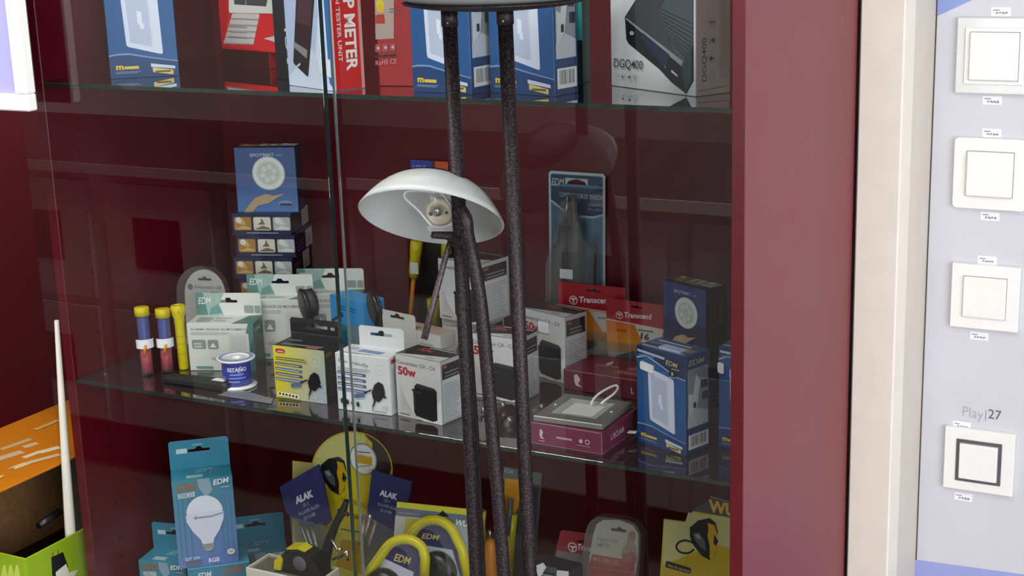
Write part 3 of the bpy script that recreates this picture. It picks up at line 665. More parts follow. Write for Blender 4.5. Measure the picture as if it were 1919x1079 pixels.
def art(a): a.rect((.66, .55), (.74, .7), '9a9a9a', .001); a.rect((.80, .53), (.88, .68), '9a9a9a', .001); a.lines((.3, .45), (.6, .6), 2, '4a4a4a')
c.tab(.030, '1a1a1c', art=art, hole=.034).build('hang_tab', r)

# white eco carton
A = onz(634, 766, 0); B = onz(738, 780, 0); A.z = B.z = 0; B = A+(B-A).normalized()*.0885
c = Carton(A, B, .046, hsolve(A, 660), {'all': 'dadbdf', 'front': 'd6d7dc', 'top': 'e4e6ea'})
r = thing('adapter_carton', 'white carton lettered Eco Friendly picturing a black plug adapter', 'box', c.base); f = c.front
f.text('Eco Friendly', (.06, .85), (.62, .80), (.06, .915), '5a8a78', .015, .1)
adapter_art(f, 'x', ('55586c', '4a5690'), False); f.lines((.06, .72), (.66, .78), 2, '8a8c94', .4, .1); 
for k in range(4): f.circ((.1+k*.1, .17-k*.01), .0026, '2c2c30', sq=1.5)
f.text('CE', (.86, .12), (.96, .117), (.86, .17), 'a0a2a8', .005); f.lines((.7, .04), (.94, .09), 1, 'a8aab0', .6, .1)
g = c.right; g.lines((.12, .1), (.9, .82), 16, 'b4b6be', .4); g.rect((.12, .88), (.5, .95), 'b03040')
t = c.top; t.poly([(.3, .35), (.75, .25), (.8, .5), (.34, .6)], '6a86c4'); t.lines((.1, .1), (.85, .22), 1, '9a9ca4', .5); t.rect((.1, .5), (.26, .7), 'b8c0d4')
c.mb.build('carton', r); c.tab(.030, 'd4d4d8', hole=.036, x0=.16).build('hang_tab', r)

# 50W converter cartons
def conv(A, B, d, h, label, tq=None, big=True):
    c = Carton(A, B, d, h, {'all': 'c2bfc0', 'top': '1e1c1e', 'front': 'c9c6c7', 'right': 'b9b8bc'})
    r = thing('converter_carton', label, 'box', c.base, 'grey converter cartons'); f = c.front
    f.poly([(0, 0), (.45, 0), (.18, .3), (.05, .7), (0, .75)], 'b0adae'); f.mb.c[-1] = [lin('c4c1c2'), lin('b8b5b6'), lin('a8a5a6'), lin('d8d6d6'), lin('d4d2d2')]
    f.poly([(.55, 0), (1, 0), (1, .4)], 'dddcdc'); f.text('Convertidor CA - CA', (.03, .845), (.90, .845), (.03, .905), '7c787a', .012)
    if big: f.text('50w', (.05, .68), (.46, .68), (.05, .81), 'a82028', .035)
    f.poly([(.38, .12), (.42, .06), (.80, .025), (.90, .06), (.91, .52), (.86, .56), (.48, .585), (.41, .53), (.42, .5), (.34, .47), (.38, .44)], '1c1b1d'); f.poly([(.41, .53), (.48, .585), (.86, .56), (.91, .52), (.6, .515)], '333134'); f.quad([(.44, .43), (.55, .42), (.55, .455), (.44, .465)], '3a383c', .001)
    f.lines((.06, .04), (.3, .07), 1, '6a686a', .6, .1)
    g = c.right; g.quad([(.08, .70), (.92, .70), (.92, .93), (.08, .93)], '2a2628', .001); g.lines((.2, .73), (.85, .84), 2, '8c888a', .35, .1); g.rect((.12, .87), (.3, .91), 'a05a38'); g.rect((.08, .05), (.92, .69), 'd2d2d6', .001); g.lines((.12, .08), (.9, .65), 15, 'a6a6ac', .4, .3)
    t = c.top; t.poly([(.0, 0), (1, 0), (1, .45), (.55, .28), (.22, .12)], 'd8d6d6'); t.text('50w', (.2, .58), (.52, .5), (.26, .86), 'b04a50', .02); t.lines((.35, .84), (.95, .92), 1, 'b8b4b6', .8, 0); t.lines((.62, .12), (.8, .18), 1, '9a9898', .8, 0)
    c.mb.build('carton', r)
    if tq: sticker(r, f, tq)
    return c
A = onz(744, 777, 0); B = onz(829, 797, 0); A.z = B.z = 0; A.x += .002
conv(A, B, .049, hsolve(A, 661), 'grey 50w converter carton in the front row left of the lamp poles')
A = V3((.592, .168, 0)); conv(A, A+V3((.082, -.004, 0)), .052, .096, 'grey 50w converter carton half hidden behind the lamp poles')
A = onz(990, 700, 0); A = V3((.608, .297, 0)); conv(A, A+V3((cos(radians(-18)), sin(radians(-18)), 0))*.089, .048, .103, 'grey converter carton with a small sticker right of the lamp poles', [(.40, .70), (.64, .70), (.64, .86), (.40, .86)])
A = V3((.487, .262, 0)); conv(A, A+V3((.081, -.010, 0)), .05, .0845, 'grey converter carton at the back holding up another one', big=False)
A = V3((.488, .256, .085)); conv(A, A+V3((cos(radians(-11)), sin(radians(-11)), 0))*.083, .068, .094, 'grey converter carton stacked on another one behind the lamp shade', big=False)
#PART3
# ---- black round headed gadgets
def disc_gadget(px, yp, ln, label, foot):
    c0 = P(px[0], px[1], y=yp); r = thing('round_gadget', label, 'gadget', V3((c0.x+foot, yp+.024, 0)), 'black round gadgets'); ax = V3((.62, .78, .08)).normalized()
    R = .0245
    b = MB(); b.lathe(c0, ax, [(.0001, -.001), (R*.8, -.001), (R, .0005), (R, .0045), (R*.92, .006), (.0001, .006)], mat='black', n=44); b.build('disc', r)
    b = MB(); b.lathe(c0+ax*.0062, ax, [(.0001, 0), (R*.9, 0), (R*.88, ln), (R*.6, ln+.003), (.0001, ln+.003)], mat='black_matte', n=36); b.build('housing', r)
    b = MB(); p = c0+ax*.010; b.tube([p+V3((0, 0, -.018)), V3((p.x, p.y, p.z*.55)), V3((c0.x+foot, yp+.024, .004))], [.006, .007, .008], mat='black_matte'); b.build('stem', r)
    b = MB(); b.lathe(V3((c0.x+foot, yp+.024, .0003)), (0, 0, 1), [(.0001, 0), (.015, 0), (.015, .003), (.008, .005), (.0001, .005)], mat='black_matte', n=28); b.build('foot', r)
disc_gadget((566, 571), .140, .013, 'black round disc standing behind the yellow adapter carton', .012)
disc_gadget((696, 577), .140, .003, 'black round disc standing in front of the bright blue box', .012)

# bright blue box
A = V3((.298, .238, 0)); B = V3((.379, .213, 0)); c = Carton(A, B, .04, .108, {'all': '1d84c8', 'front': '1f6f90', 'top': '2d9ae0'})
r = thing('blue_box', 'bright blue box at mid shelf behind the white Eco Friendly carton', 'box', c.base); f = c.front
f.poly([(0, .62), (1, .55), (1, 1), (0, 1)], '2a92d8'); f.poly([(0, .62), (.35, .78), (.37, .72), (0, .58)], '123a5a'); f.poly([(.55, .1), (.8, .1), (.8, .62), (.55, .62)], '6f8a94'); f.poly([(.1, .1), (.45, .1), (.45, .5), (.1, .55)], '1a5670'); f.lines((.3, .82), (.85, .9), 2, '1d6ca8', .4)
c.mb.build('carton', r)
# white lying box with hang tab
A = V3((.397, .226, 0)); B = A+V3((cos(radians(-13)), sin(radians(-13)), 0))*.128; c = Carton(A, B, .034, .076, {'all': 'c6c2bc', 'top': 'a89484', 'front': 'cfccca'})
r = thing('hanging_carton', 'low white carton with a brownish top and a hang tab, left of the lamp poles', 'box', c.base); f = c.front
f.lines((.66, .5), (.95, .85), 3, 'a8a4a4', .4); f.line([(.62, 1), (.62, 0)], .0008, 'a8a4a2'); f.rect((.1, .1), (.5, .35), 'b8b4b0', .002); c.right.lines((.1, .2), (.9, .8), 5, 'a8a4a4')
c.mb.build('carton', r)
c.tab(.022, 'cfccca', hole=.03, back=False, x1=.6).build('hang_tab', r)

# screwdriver tester card
yk = .392
O = V3((P(775, 300, y=yk).x-.006, yk, 0.0005)); hh = P(775, 300, y=yk).z; U = V3((1, 0, 0)); V = V3((.05, 0, 1)).normalized(); V = V3((0, 0, 1)); N = V3((0, -1, 0))
r = thing('tester_card', 'tall blue and orange hanging card with a yellow handled tester behind the lamp shade', 'blister pack', O+U*.036)
b = MB(); b.slab(O, U, V, N, [(.0, 0), (.07, 0), (.07, hh), (.0, hh)], [[(.030, hh-.016), (.046, hh-.016), (.046, hh-.013), (.041, hh-.013), (.038, hh-.008), (.035, hh-.013), (.030, hh-.013)]], .0008, '4a3c3a')
q = Art(b, O, U*.07, V*hh, N=N); q.poly([(0, .9), (.55, .9), (.55, 1), (0, 1)], '3a48a8'); q.poly([(.66, .9), (1, .9), (1, 1), (.66, 1)], 'd85a28'); q.rect((0, .88), (1, .9), '2c2a50'); q.text('VDE', (.06, .93), (.42, .93), (.06, .975), '8c98d8', .02); q.rect((0, .5), (1, .88), '3c2c2c'); q.rect((0, 0), (1, .5), '2a2224')
b.build('backing_card', r)
b = MB(); T = P(781, 445, y=.372); Bm = P(775, 520, y=.372); ax = (T-Bm).normalized(); b.lathe(Bm, ax, [(.0001, 0), (.007, 0), (.0088, .012), (.0088, .036), (.0098, .046), (.0098, .062), (.0001, .064)], mat='yellow_plastic'); b.build('handle', r)
b = MB(); b.lathe(Bm, -ax, [(.0001, -.001), (.0036, 0), (.0036, .05), (.002, .095), (.0001, .096)], mat='orange_plastic', n=14); b.build('shaft', r)
b = MB(); c0 = P(776, 503, y=.361); b.hexa(c0-U*.0075-V*.009, U*.015, V3((0, .0006, 0)), V*.019, 'e0e0e0', 'matte_print', .0002); b.build('price_sticker', r)
b = MB(); b.lathe(P(784, 442, y=.372), ax, [(.0085, -.004), (.0085, .008), (.004, .012), (.0001, .012)], mat='steel', n=20); b.build('metal_cap', r)
b = MB(); c0 = P(838, 520, y=.370); b.tube([c0, P(836, 452, y=.370)], [.010, .008], mat='lime_plastic'); b.build('second_handle', r)
b = MB(); b.tube([P(814, 610, y=.374), P(812, 560, y=.374)], [.009, .011], mat='yellow_plastic'); b.build('yellow_grip', r)

# EDM tester blister
yk = .396
pq = [P(x, y, y=yk) for x, y in ((1028, 320), (1134, 322))]; U = V3((1, 0, 0)); N = V3((0, -1, 0)); O = V3((pq[0].x, yk, .0005)); hh = pq[0].z; w = pq[1].x-pq[0].x
V = V3((.018, 0, 1)); O = O-V3((.018*hh, 0, 0)); V.normalize()
r = thing('voltage_tester_card', 'tall dark blue blister card with a black tester standing at the back wall', 'blister pack', O+U*w/2)
b = MB(); b.slab(O, U, V, N, [(0, 0), (w, 0), (w, hh-.004), (w-.004, hh), (.004, hh), (0, hh-.004)], [[(w*.32, hh*.935), (w*.68, hh*.935), (w*.64, hh*.952), (w*.5, hh*.965), (w*.36, hh*.952)]], .0008, 'b4c4cc')
q = Art(b, O, U*w, V*hh, N=N)
def rim(q, m=.03): pass
q.poly([(.04, .0), (.96, .0), (.96, .935), (.04, .935)] , '48647c'); q.mb.c[-1] = [lin('3c6470'), lin('4a5a74'), lin('5c7c98'), lin('4a6c88')]
q.poly([(.04, .92), (.04, .84), (.3, .79), (.55, .77), (.8, .77), (.96, .785), (.96, .92)], '2c3c58'); q.poly([(.04, .935), (.30, .935), (.30, .985), (.06, .985), (.04, .98)], '2c3c58'); q.poly([(.70, .935), (.96, .935), (.96, .98), (.94, .985), (.70, .985)], '2c3c58'); q.poly([(.3, .968), (.7, .968), (.7, .985), (.3, .985)], '2c3c58')
q.poly([(.04, .85), (.3, .795), (.55, .775), (.8, .775), (.96, .79), (.96, .78), (.8, .763), (.55, .763), (.3, .782), (.04, .838)], 'b0bcc4')
q.text('EDM', (.06, .925), (.28, .925), (.06, .965), 'b8c4cc', .01, .2); q.text('COMPROBADOR DE TENSION', (.2, .868), (.95, .862), (.2, .892), 'a8b6c4', .01); q.text('AC 6-400V', (.70, .83), (.95, .828), (.70, .846), '8c9cac', .01); q.text('DC 6-400V', (.70, .805), (.95, .803), (.70, .82), '8c9cac', .01)
b.build('backing_card', r)
def pt_(x, y, d): p = P(x, y, y=yk-d); return p
b = MB(); b.tube([pt_(1046, 590, .012), pt_(1049, 480, .012), pt_(1050, 462, .012), pt_(1054, 455, .012), pt_(1056, 420, .012)], [.013, .0135, .014, .0085, .008], mat='black'); b.tube([pt_(1060, 420, .012), pt_(1064, 365, .012)], [.0035, .002], mat='steel', n=10); b.build('probe', r)
b = MB(); b.tube([pt_(1078, 590, .012), pt_(1080, 470, .012), pt_(1083, 420, .012), pt_(1076, 400, .012), pt_(1074, 366, .012)], [.012, .0125, .010, .005, .004], mat='plastic_dark'); b.build('second_probe', r)
b = MB(); c0 = pt_(1061, 514, .028); b.hexa(c0-U*.011-V*.007, U*.022, V3((0, .0008, 0)), V*.015, 'd8d8dc', 'matte_print', .0002); b.build('price_sticker', r)
b = MB(); b.tube([pt_(1108, 590, .006), pt_(1112, 500, .006), pt_(1116, 440, .006)], [.006, .0055, .003], mat='clear_plastic', n=12); 
ol = [(.05*w, .03*hh), (.92*w, .03*hh), (.92*w, .60*hh), (.66*w, .72*hh), (.64*w, .86*hh), (.34*w, .86*hh), (.28*w, .72*hh), (.06*w, .52*hh)]
b.slab(O+N*.026, U, V, N, ol, [], .0005, mat='clear_plastic')
for i in range(len(ol)):
    p, p2 = ol[i], ol[(i+1) % len(ol)]; b.face([O+U*p[0]+V*p[1]+N*.001, O+U*p2[0]+V*p2[1]+N*.001, O+U*p2[0]+V*p2[1]+N*.026, O+U*p[0]+V*p[1]+N*.026], mat='clear_plastic')
b.build('clear_bubble', r)

# memory cards
def tlogo(q, c, r, bg, fg='e6dcdc'):
    q.circ(c, r, fg); q.circ(c, r*.82, bg); x, y = c; pw = q.U.length; ph = q.V.length; a = r/pw; h = r/ph
    q.poly([(x-a*.6, y+h*.45), (x+a*.6, y+h*.5), (x+a*.6, y+h*.2), (x+a*.15, y+h*.15), (x+a*.12, y-h*.75), (x-a*.12, y-h*.7), (x-a*.12, y+h*.12), (x-a*.6, y+h*.15)], fg)
def memcard(tl, tr, yk, label, second):
    p, p2 = P(*tl, y=yk), P(*tr, y=yk); w = p2.x-p.x; hh = p.z+.003; U = V3((1, 0, 0)); N = V3((0, -1, 0)); O = V3((p.x, yk, .0004)); V = V3((0, 0, 1))
    if second: U = V3((1, -.02, -.02)).normalized(); 
    N = U.cross(V).normalized()
    r = thing('memory_card_pack', label, 'blister pack', O+U*w/2, 'red and orange memory card packs')
    b = MB(); hx = .5
    b.slab(O, U, V, N, [(0, .0015), (w, .0015), (w, hh-.002), (w-.002, hh), (.002, hh), (0, hh-.002)], [[(w*.44, hh*.915), (w*.64, hh*.915), (w*.64, hh*.935), (w*.57, hh*.935), (w*.54, hh*.955), (w*.51, hh*.935), (w*.44, hh*.935)]], .001, 'a81c2a')
    q = Art(b, O, U*w, V*hh, N=N)
    q.rect((.015, .02), (.985, .32), 'c4bcb0'); q.poly([(.0, .3), (1, .3), (1, .67), (0, .71)], 'e0851c'); q.mb.c[-1] = [lin('e8a020'), lin('e8961c'), lin('d8701c'), lin('d8681c')]
    q.poly([(.46, .685), (1, .665), (1, .64), (.88, .44), (.66, .44)] if not second else [(.50, .69), (1, .67), (.94, .46), (.62, .47)], 'ddd4cc'); q.poly([(0, .71), (1, .67), (1, .685), (0, .725)], 'e0c8c0')
    q.text('Transcend', (.32, .775), (.80, .795), (.32, .845), 'ecdcdc', .03, .12); tlogo(q, (.235, .79), w*.062, 'a81c2a')
    if second: q.text('16', (.60, .515), (.75, .51), (.60, .60), '26262a', .03, .15); q.lines((.56, .62), (.85, .655), 1, '7a7674', .6, .1)
    else: q.lines((.6, .60), (.86, .63), 1, '8c8684', .6, .1)
    q.text('CLASS 4' if not second else 'USB', (.16, .575), (.36, .575), (.16, .61), 'b05818', .01)
    b.build('backing_card', r)
    b = MB(); X = U; c0 = O+U*w*.36+V*hh*.24+N*.004; d = (U*.9+V*.35).normalized(); e = N.cross(d)
    b.hexa(c0-d*.016-e*.007-N*.003, d*.032, e*.014, N*.007, '1a1a1e', 'black', .002); b.hexa(c0+d*.0165-e*.005-N*.002, d*.010, e*.010, N*.004, 'c8c8c8', 'steel', .0005); b.build('usb_stick', r)
    b = MB(); b.slab(O+N*.012, U, V, N, [(w*.06, hh*.04), (w*.9, hh*.04), (w*.9, hh*.44), (w*.06, hh*.44)], [], .0004, mat='clear_plastic'); 
    for p, p2 in (((.06, .04), (.9, .04)), ((.9, .04), (.9, .44)), ((.9, .44), (.06, .44)), ((.06, .44), (.06, .04))): b.face([O+U*w*p[0]+V*hh*p[1]+N*.0015, O+U*w*p2[0]+V*hh*p2[1]+N*.0015, O+U*w*p2[0]+V*hh*p2[1]+N*.012, O+U*w*p[0]+V*hh*p[1]+N*.012], mat='clear_plastic')
    b.build('clear_bubble', r)
memcard((1045, 531), (1172, 529), .364, 'red and orange memory stick pack with white lettering, in front of the voltage tester card', False)
memcard((1136, 562), (1244, 562), .348, 'red and orange memory stick pack marked 16, in front of the other one', True)

# navy spotlight carton at the right, on two flat ones
Ab = V3((.838, .285, 0)); ub = V3((cos(radians(-26)), sin(radians(-26)), 0))
for i, nm in enumerate(('lower', 'upper')):
    A = Ab+V3((0, 0, PZ*i)); c = Carton(A, A+ub*.1, .07, PZ-.0003, {'all': '1a1f42', 'right': '12142c'}); r = thing('spotlight_carton', 'navy spotlight carton lying flat under the standing one at the right, %s of the two' % nm, 'box', c.base, 'flat spotlight cartons at the right'); spot_side(c.front); spot_end(c.right); c.mb.build('carton', r)
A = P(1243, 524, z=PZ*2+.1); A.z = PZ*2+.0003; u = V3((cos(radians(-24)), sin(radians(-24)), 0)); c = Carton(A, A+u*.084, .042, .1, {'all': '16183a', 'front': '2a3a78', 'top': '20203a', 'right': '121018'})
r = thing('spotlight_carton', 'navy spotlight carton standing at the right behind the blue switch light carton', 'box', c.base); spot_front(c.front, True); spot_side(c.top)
g = c.right
for i in range(3): g.line([(.25+i*.1, .1), (.25+i*.1, .72)], .0012, '5a5640')
g.text('SPOTMAT', (.78, .85), (.78, .45), (.62, .85), '4a4c58', .01)
c.mb.build('carton', r)

# maroon boxes
MAR = '6a1830'
def maroon_logo(f, a, s, col='c8a8b0'):
    x, y = a; k = s
    f.poly([(x, y+k*.9), (x+k*.12, y+k), (x+k*.3, y+k*.8), (x+k*.16, y+k*.3), (x+k*.3, y+k*.1), (x+k*.5, y+k*.15), (x+k*.44, y), (x+k*.2, y-k*.02), (x+k*.03, y+k*.25), (x+k*.12, y+k*.7)], col)
    f.poly([(x+k*.26, y+k*.42), (x+k*.48, y+k*.48), (x+k*.5, y+k*.4), (x+k*.28, y+k*.34)], col)
A = V3((.699, .250, 0)); u = V3((cos(radians(-4)), sin(radians(-4)), 0)); c = Carton(A, A+u*.13, .083, .030, {'all': MAR, 'front': '5e142a'})
r = thing('panel_light_box', 'flat maroon box lying behind the square light panel', 'box', c.base); f = c.front; f.line([(0, .97), (1, .97)], .0006, 'b07080'); f.poly([(.14, .75), (.17, .85), (.22, .6), (.19, .35), (.25, .2), (.16, .25), (.14, .45)], 'c8b0b8'); t = c.top; t.quad([(.55, .2), (.9, .2), (.95, .75), (.72, .75)], '9a5a6c'); t.lines((.62, .38), (.82, .5), 1, '5a2034'); t.poly([(.34, .62), (.37, .8), (.42, .6), (.38, .5)], 'd0b8bc'); f.text('L', (.86, .3), (.90, .3), (.86, .6), 'c8a8b0', .02)
t.lines((.28, .5), (.4, .55), 1, '9a5a6c')
c.mb.build('carton', r)
A = onz(997, 830, 0); B = onz(1127, 852, 0); A.z = B.z = 0; B = A+(B-A).normalized()*.104; hb = .030
c = Carton(A, B, .108, hb, {'all': '7c3650', 'front': '7c3650', 'right': '74304a'})
r = thing('panel_light_box', 'flat maroon box at the shelf front with the square light panel lying on it', 'box', c.base); f = c.front
for p in (((.0, .02), (1, .02)), ((1, 0), (1, 1)), ((0, .98), (1, .98))): f.line(p, .0007, 'b890a0')
f.poly([(.12, .66), (.14, .75), (.17, .6), (.15, .4), (.19, .28), (.13, .3), (.115, .45)], 'd0b8c0'); f.lines((.11, .17), (.19, .22), 1, 'c0a0ac', .8, 0); f.lines((.36, .42), (.58, .52), 1, 'c0a0ac', .9, 0); f.ring((.80, .48), .0034, .0024, 'd8c4cc'); f.circ((.71, .48), .0028, 'd0b8c0'); f.lines((.66, .26), (.84, .32), 1, 'a88090', .7, 0)
g = c.right; g.text('L’ECLAIR', (.25, .38), (.62, .38), (.25, .62), 'd0b8c0', .02); g.line([(0, .02), (1, .02)], .0007, 'b890a0')
c.mb.build('carton', r)
# square LED panel
Z0 = hb+.0012; q4 = [P(x, y, z=Z0+.008) for x, y in ((999, 788), (1103, 805), (1166, 764), (1070, 740))]
cc = (q4[0]+q4[1]+q4[2]+q4[3])/4; e1 = ((q4[1]-q4[0])+(q4[2]-q4[3])).normalized(); e2 = V3((-e1.y, e1.x, 0)); hs = .0498
cc = V3((A+B).to_tuple())/2+c.v*.055+V3((0, 0, 0)); e1 = c.u; e2 = c.v; e1, e2 = (e1*cos(radians(3))+e2*sin(radians(3))), (e2*cos(radians(3))-e1*sin(radians(3)))
cc = V3((cc.x-.003, cc.y, Z0))
r = thing('light_panel', 'square metal framed light panel lying on the front maroon box', 'light', cc)
def fr(s, z): return [cc+e1*(s*a)+e2*(s*b)+V3((0, 0, z)) for a, b in ((-1, -1), (1, -1), (1, 1), (-1, 1))]
b = MB(); L = [fr(hs, 0), fr(hs, .006), fr(hs-.001, .007), fr(.033, .0072), fr(.024, .0045)]; b.grid(L, True, mat='brushed', smooth=False); b.face(L[0][::-1], mat='brushed')
b.build('frame', r)
b = MB(); L = [fr(.0328, .0074), fr(.0225, .005)]
for i in range(4): j = (i+1) % 4; b.face([L[0][i], L[0][j], L[1][j], L[1][i]], mat='silver_film')
b.build('reflector', r)
b = MB(); b.face(fr(.0224, .0052), 'eceee8', 'plastic_white'); b.build('diffuser', r)
for s in (-1, 1):
    b = MB(); b.lathe(cc+e1*(s*.041)+V3((0, 0, .0074)), (0, 0, 1), [(.0018, 0), (.0016, .0008), (.0001, .001)], mat='plastic_white', n=12); b.build('screw', r)
b = MB(); k = [(1108, 757), (1112, 748), (1122, 738), (1140, 727), (1154, 722), (1158, 727), (1150, 738), (1136, 748), (1126, 756)]
wp = [P(x, y, z=Z0+.009+.012*sin(pi*i/8)) for i, (x, y) in enumerate(k)]
sm = []
for i in range(len(wp)-1):
    p0, p1, p2, p3 = wp[max(0, i-1)], wp[i], wp[i+1], wp[min(len(wp)-1, i+2)]
    for t in range(4):
        t = t/4; sm.append(.5*((2*p1)+(p2-p0)*t+(2*p0-5*p1+4*p2-p3)*t*t+(3*p1-p0-3*p2+p3)*t**3))
b.tube(sm+[wp[-1]], .0016, 'd8d6d2', 'plastic_white', 8); b.build('wire_loop', r)
# small grey bag with tag right of it
r = thing('clear_bag', 'small grey clear plastic bag left of the blue switch light carton', 'bag', P(1186, 790, z=0))
b = MB(); gx = [P(x, y, z=0) for x, y in ((1160, 768), (1200, 772), (1204, 800), (1194, 806))]
gx = [V3((.878, .075, 0)), V3((.893, .105, 0)), V3((.887, .165, 0)), V3((.872, .160, 0))]
rows = []
for i in range(7):
    t = i/6; rows.append([gx[0].lerp(gx[3], t).lerp(gx[1].lerp(gx[2], t), j/5)+V3((0, 0, .003+.006*sin(pi*j/5)*sin(pi*t)+.001*random.random())) for j in range(6)])
b.grid(rows, False, 'a8a4a8', 'clear_plastic'); b.build('film', r)
b = MB(); b.hexa(V3((.876, .08, .012)), V3((.011, .002, 0)), V3((-.001, .009, 0)), V3((0, 0, .0008)), 'e4e4e8', 'matte_print', .0002); b.build('price_tag', r)

# clear plastic fuses / lamps lying between lamp poles
for i, (x, y, x2, y2, lb) in enumerate(((880, 775, 905, 768, 'small clear bulb lying left of the lamp poles on the shelf'), (927, 768, 952, 752, 'small clear bulb in the middle of the bulbs behind the lamp poles'), (950, 798, 962, 772, 'small clear bulb nearest the shelf edge, left of the right lamp pole'), (1000, 772, 1022, 758, 'small clear bulb right of the right lamp pole'))):
    p, p2 = P(x, y, z=.006), P(x2, y2, z=.006); a = (p2-p).normalized(); L_ = .03
    r = thing('clear_bulb', lb, 'bulb', V3((p.x, p.y, 0)), 'small clear bulbs on the shelf')
    b = MB(); b.lathe(p, a, [(.0001, 0), (.0035, .0008), (.0054, .004), (.0054, .017), (.004, .021)], mat='bulb_glass', n=16); b.build('glass_envelope', r)
    b = MB(); b.lathe(p, a, [(.0001, .021), (.0042, .0212), (.0042, .029), (.0025, .031), (.0001, .031)], mat='steel', n=16); b.build('metal_base', r)
    b = MB(); b.tube([p+a*.02, p+a*.008+V3((0, 0, .001)), p+a*.02+V3((0, 0, .001))], .0006, mat='steel', n=6); b.build('filament', r)

# ================================================================== LOWER SHELF
# turquoise disco bulb cartons
TEAL = '36809c'  # carton tones lowered to carry the dimmer light on this shelf
def disco(A, B, d, h, th, z, label, lean=0, group='turquoise bulb cartons'):
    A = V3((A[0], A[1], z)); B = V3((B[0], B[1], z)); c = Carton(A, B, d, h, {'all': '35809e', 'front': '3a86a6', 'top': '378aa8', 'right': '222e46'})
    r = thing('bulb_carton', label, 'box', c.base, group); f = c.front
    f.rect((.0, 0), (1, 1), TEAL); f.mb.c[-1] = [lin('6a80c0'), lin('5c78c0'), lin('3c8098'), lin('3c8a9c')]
    for x in (.06, .14, .24, .76, .84, .92): f.quad([(x, .12), (x+.025, .12), (x+.025, .8), (x, .8)], '3f7c96')
    f.poly([(.42, 1), (.62, 1), (.66, .86), (.54, .78), (.44, .9)], '8aa4b8')
    f.text('LED', (.08, .885), (.42, .895), (.08, .955), 'a8683c', .03); f.quad([(.09, .80), (.36, .81), (.36, .865), (.09, .855)], 'd0dce0'); f.text('DISCO', (.11, .81), (.34, .818), (.11, .853), '3a6a84', .02)
    f.text('EDM', (.68, .915), (.94, .93), (.68, .975), 'eef2f4', .02, .15); f.lines((.8, .88), (.94, .895), 1, 'b8ccd4', .6, 0)
    w = c.w
    pts = [(.5+.30*cos(radians(a)), .62+.30*w/h*sin(radians(a))*1.0) for a in range(0, 181, 12)]
    f.poly(pts, 'dfe0f0'); f.poly([(.78, .62), (.815, .60), (.80, .52), (.72, .40), (.62, .31), (.60, .26), (.42, .26), (.40, .31), (.28, .41), (.19, .53), (.185, .60), (.22, .62)], 'd6d8ec')
    f.poly([(.30, .565), (.36, .595), (.36, .575), (.6, .575), (.80, .60), (.81, .585), (.6, .555), (.36, .555), (.36, .54)], '8a94b4')
    f.poly([(.42, .26), (.61, .26), (.60, .20), (.54, .175), (.48, .175), (.43, .20)], 'b0aeac'); 
    for k in range(3): f.line([(.425, .245-.02*k), (.605, .25-.02*k)], .001, '6a6868')
    f.text('E27 3W', (.12, .09), (.36, .095), (.12, .125), 'dce2f0', .02); f.rect((.12, .03), (.38, .075), '6a6a80'); f.text('RGB', (.5, .04), (.68, .045), (.5, .09), 'e4e8f4', .03); f.circ((.88, .14), w*.065, 'e8ecf4', sq=.8); f.text('3W', (.84, .125), (.92, .127), (.84, .155), '5a5a88', .02)
    t = c.top; t.text('EDM', (.4, .55), (.68, .6), (.44, .85), '9cc4d4', .01, .3); t.rect((.25, .12), (.52, .36), 'a8c4cc', .001)
    g = c.right; g.poly([(.1, .3), (.9, .5), (.9, .9), (.2, .85)], '3c4460'); g.poly([(.2, .75), (.7, .95), (.8, .8)], '7a7040')
    c.mb.build('carton', r)
    def art(a): a.lines((.12, .55), (.3, .78), 1, 'c8e0e8', .7, .2); a.lines((.4, .8), (.6, .88), 1, '9cc8d8')
    c.tab(th, '358aa8', hole=.034, art=art).build('hang_tab', r)
    return c
HB = .147
A0 = P(336, 1066, z=ZL+HB+.0005); B0 = P(448, 1052, z=ZL+HB+.0005); w_ = (B0-A0).length
c0 = disco((A0.x, A0.y), (B0.x, B0.y), .052, hsolve(A0, 905)+.002, .048, ZL+HB+.0005, 'turquoise disco bulb carton standing on top of the others at lower left')
ud = (B0-A0).normalized(); ud.z = 0; ud.normalize(); vd = V3((-ud.y, ud.x, 0))
A1 = A0-vd*.004+ud*.012; c1 = Carton(V3((A1.x, A1.y, ZL)), V3((A1.x, A1.y, ZL))+ud*.098, .062, HB, {'all': '35809e', 'front': '3f84a4', 'top': '3f98b8'})
r = thing('bulb_carton', 'turquoise bulb carton directly under the standing disco bulb carton', 'box', c1.base, 'turquoise bulb cartons'); f = c1.front
f.text('EDM', (.16, .87), (.38, .88), (.16, .94), 'dce8ec', .02, .15); f.text('LED', (.58, .89), (.9, .90), (.58, .96), 'a8683c', .03); f.poly([(.02, .1), (.98, .1), (.98, .8), (.02, .8)], '5c7cb4'); f.circ((.5, .5), .03, 'd8daf0')
c1.mb.build('carton', r)
A2 = V3((A1.x, A1.y, 0))+vd*.068+ud*.07; p = P(515, 956, y=(A2+ud*.094+vd*.05).y)
disco((A2.x, A2.y), (A2.x+ud.x*.094, A2.y+ud.y*.094), .052, p.z-ZL-.046, .046, ZL, 'turquoise bulb carton at lower left, right of the stacked disco carton')
p = P(293, 979, y=.12); uu3 = V3((cos(radians(12)), sin(radians(12)), 0)); A3 = V3((p.x, p.y-.05, 0))
disco((A3.x, A3.y), (A3.x+uu3.x*.085, A3.y+uu3.y*.085), .052, p.z-ZL-.046, .046, ZL, 'turquoise bulb carton at lower left, behind the left edge of the stacked one')

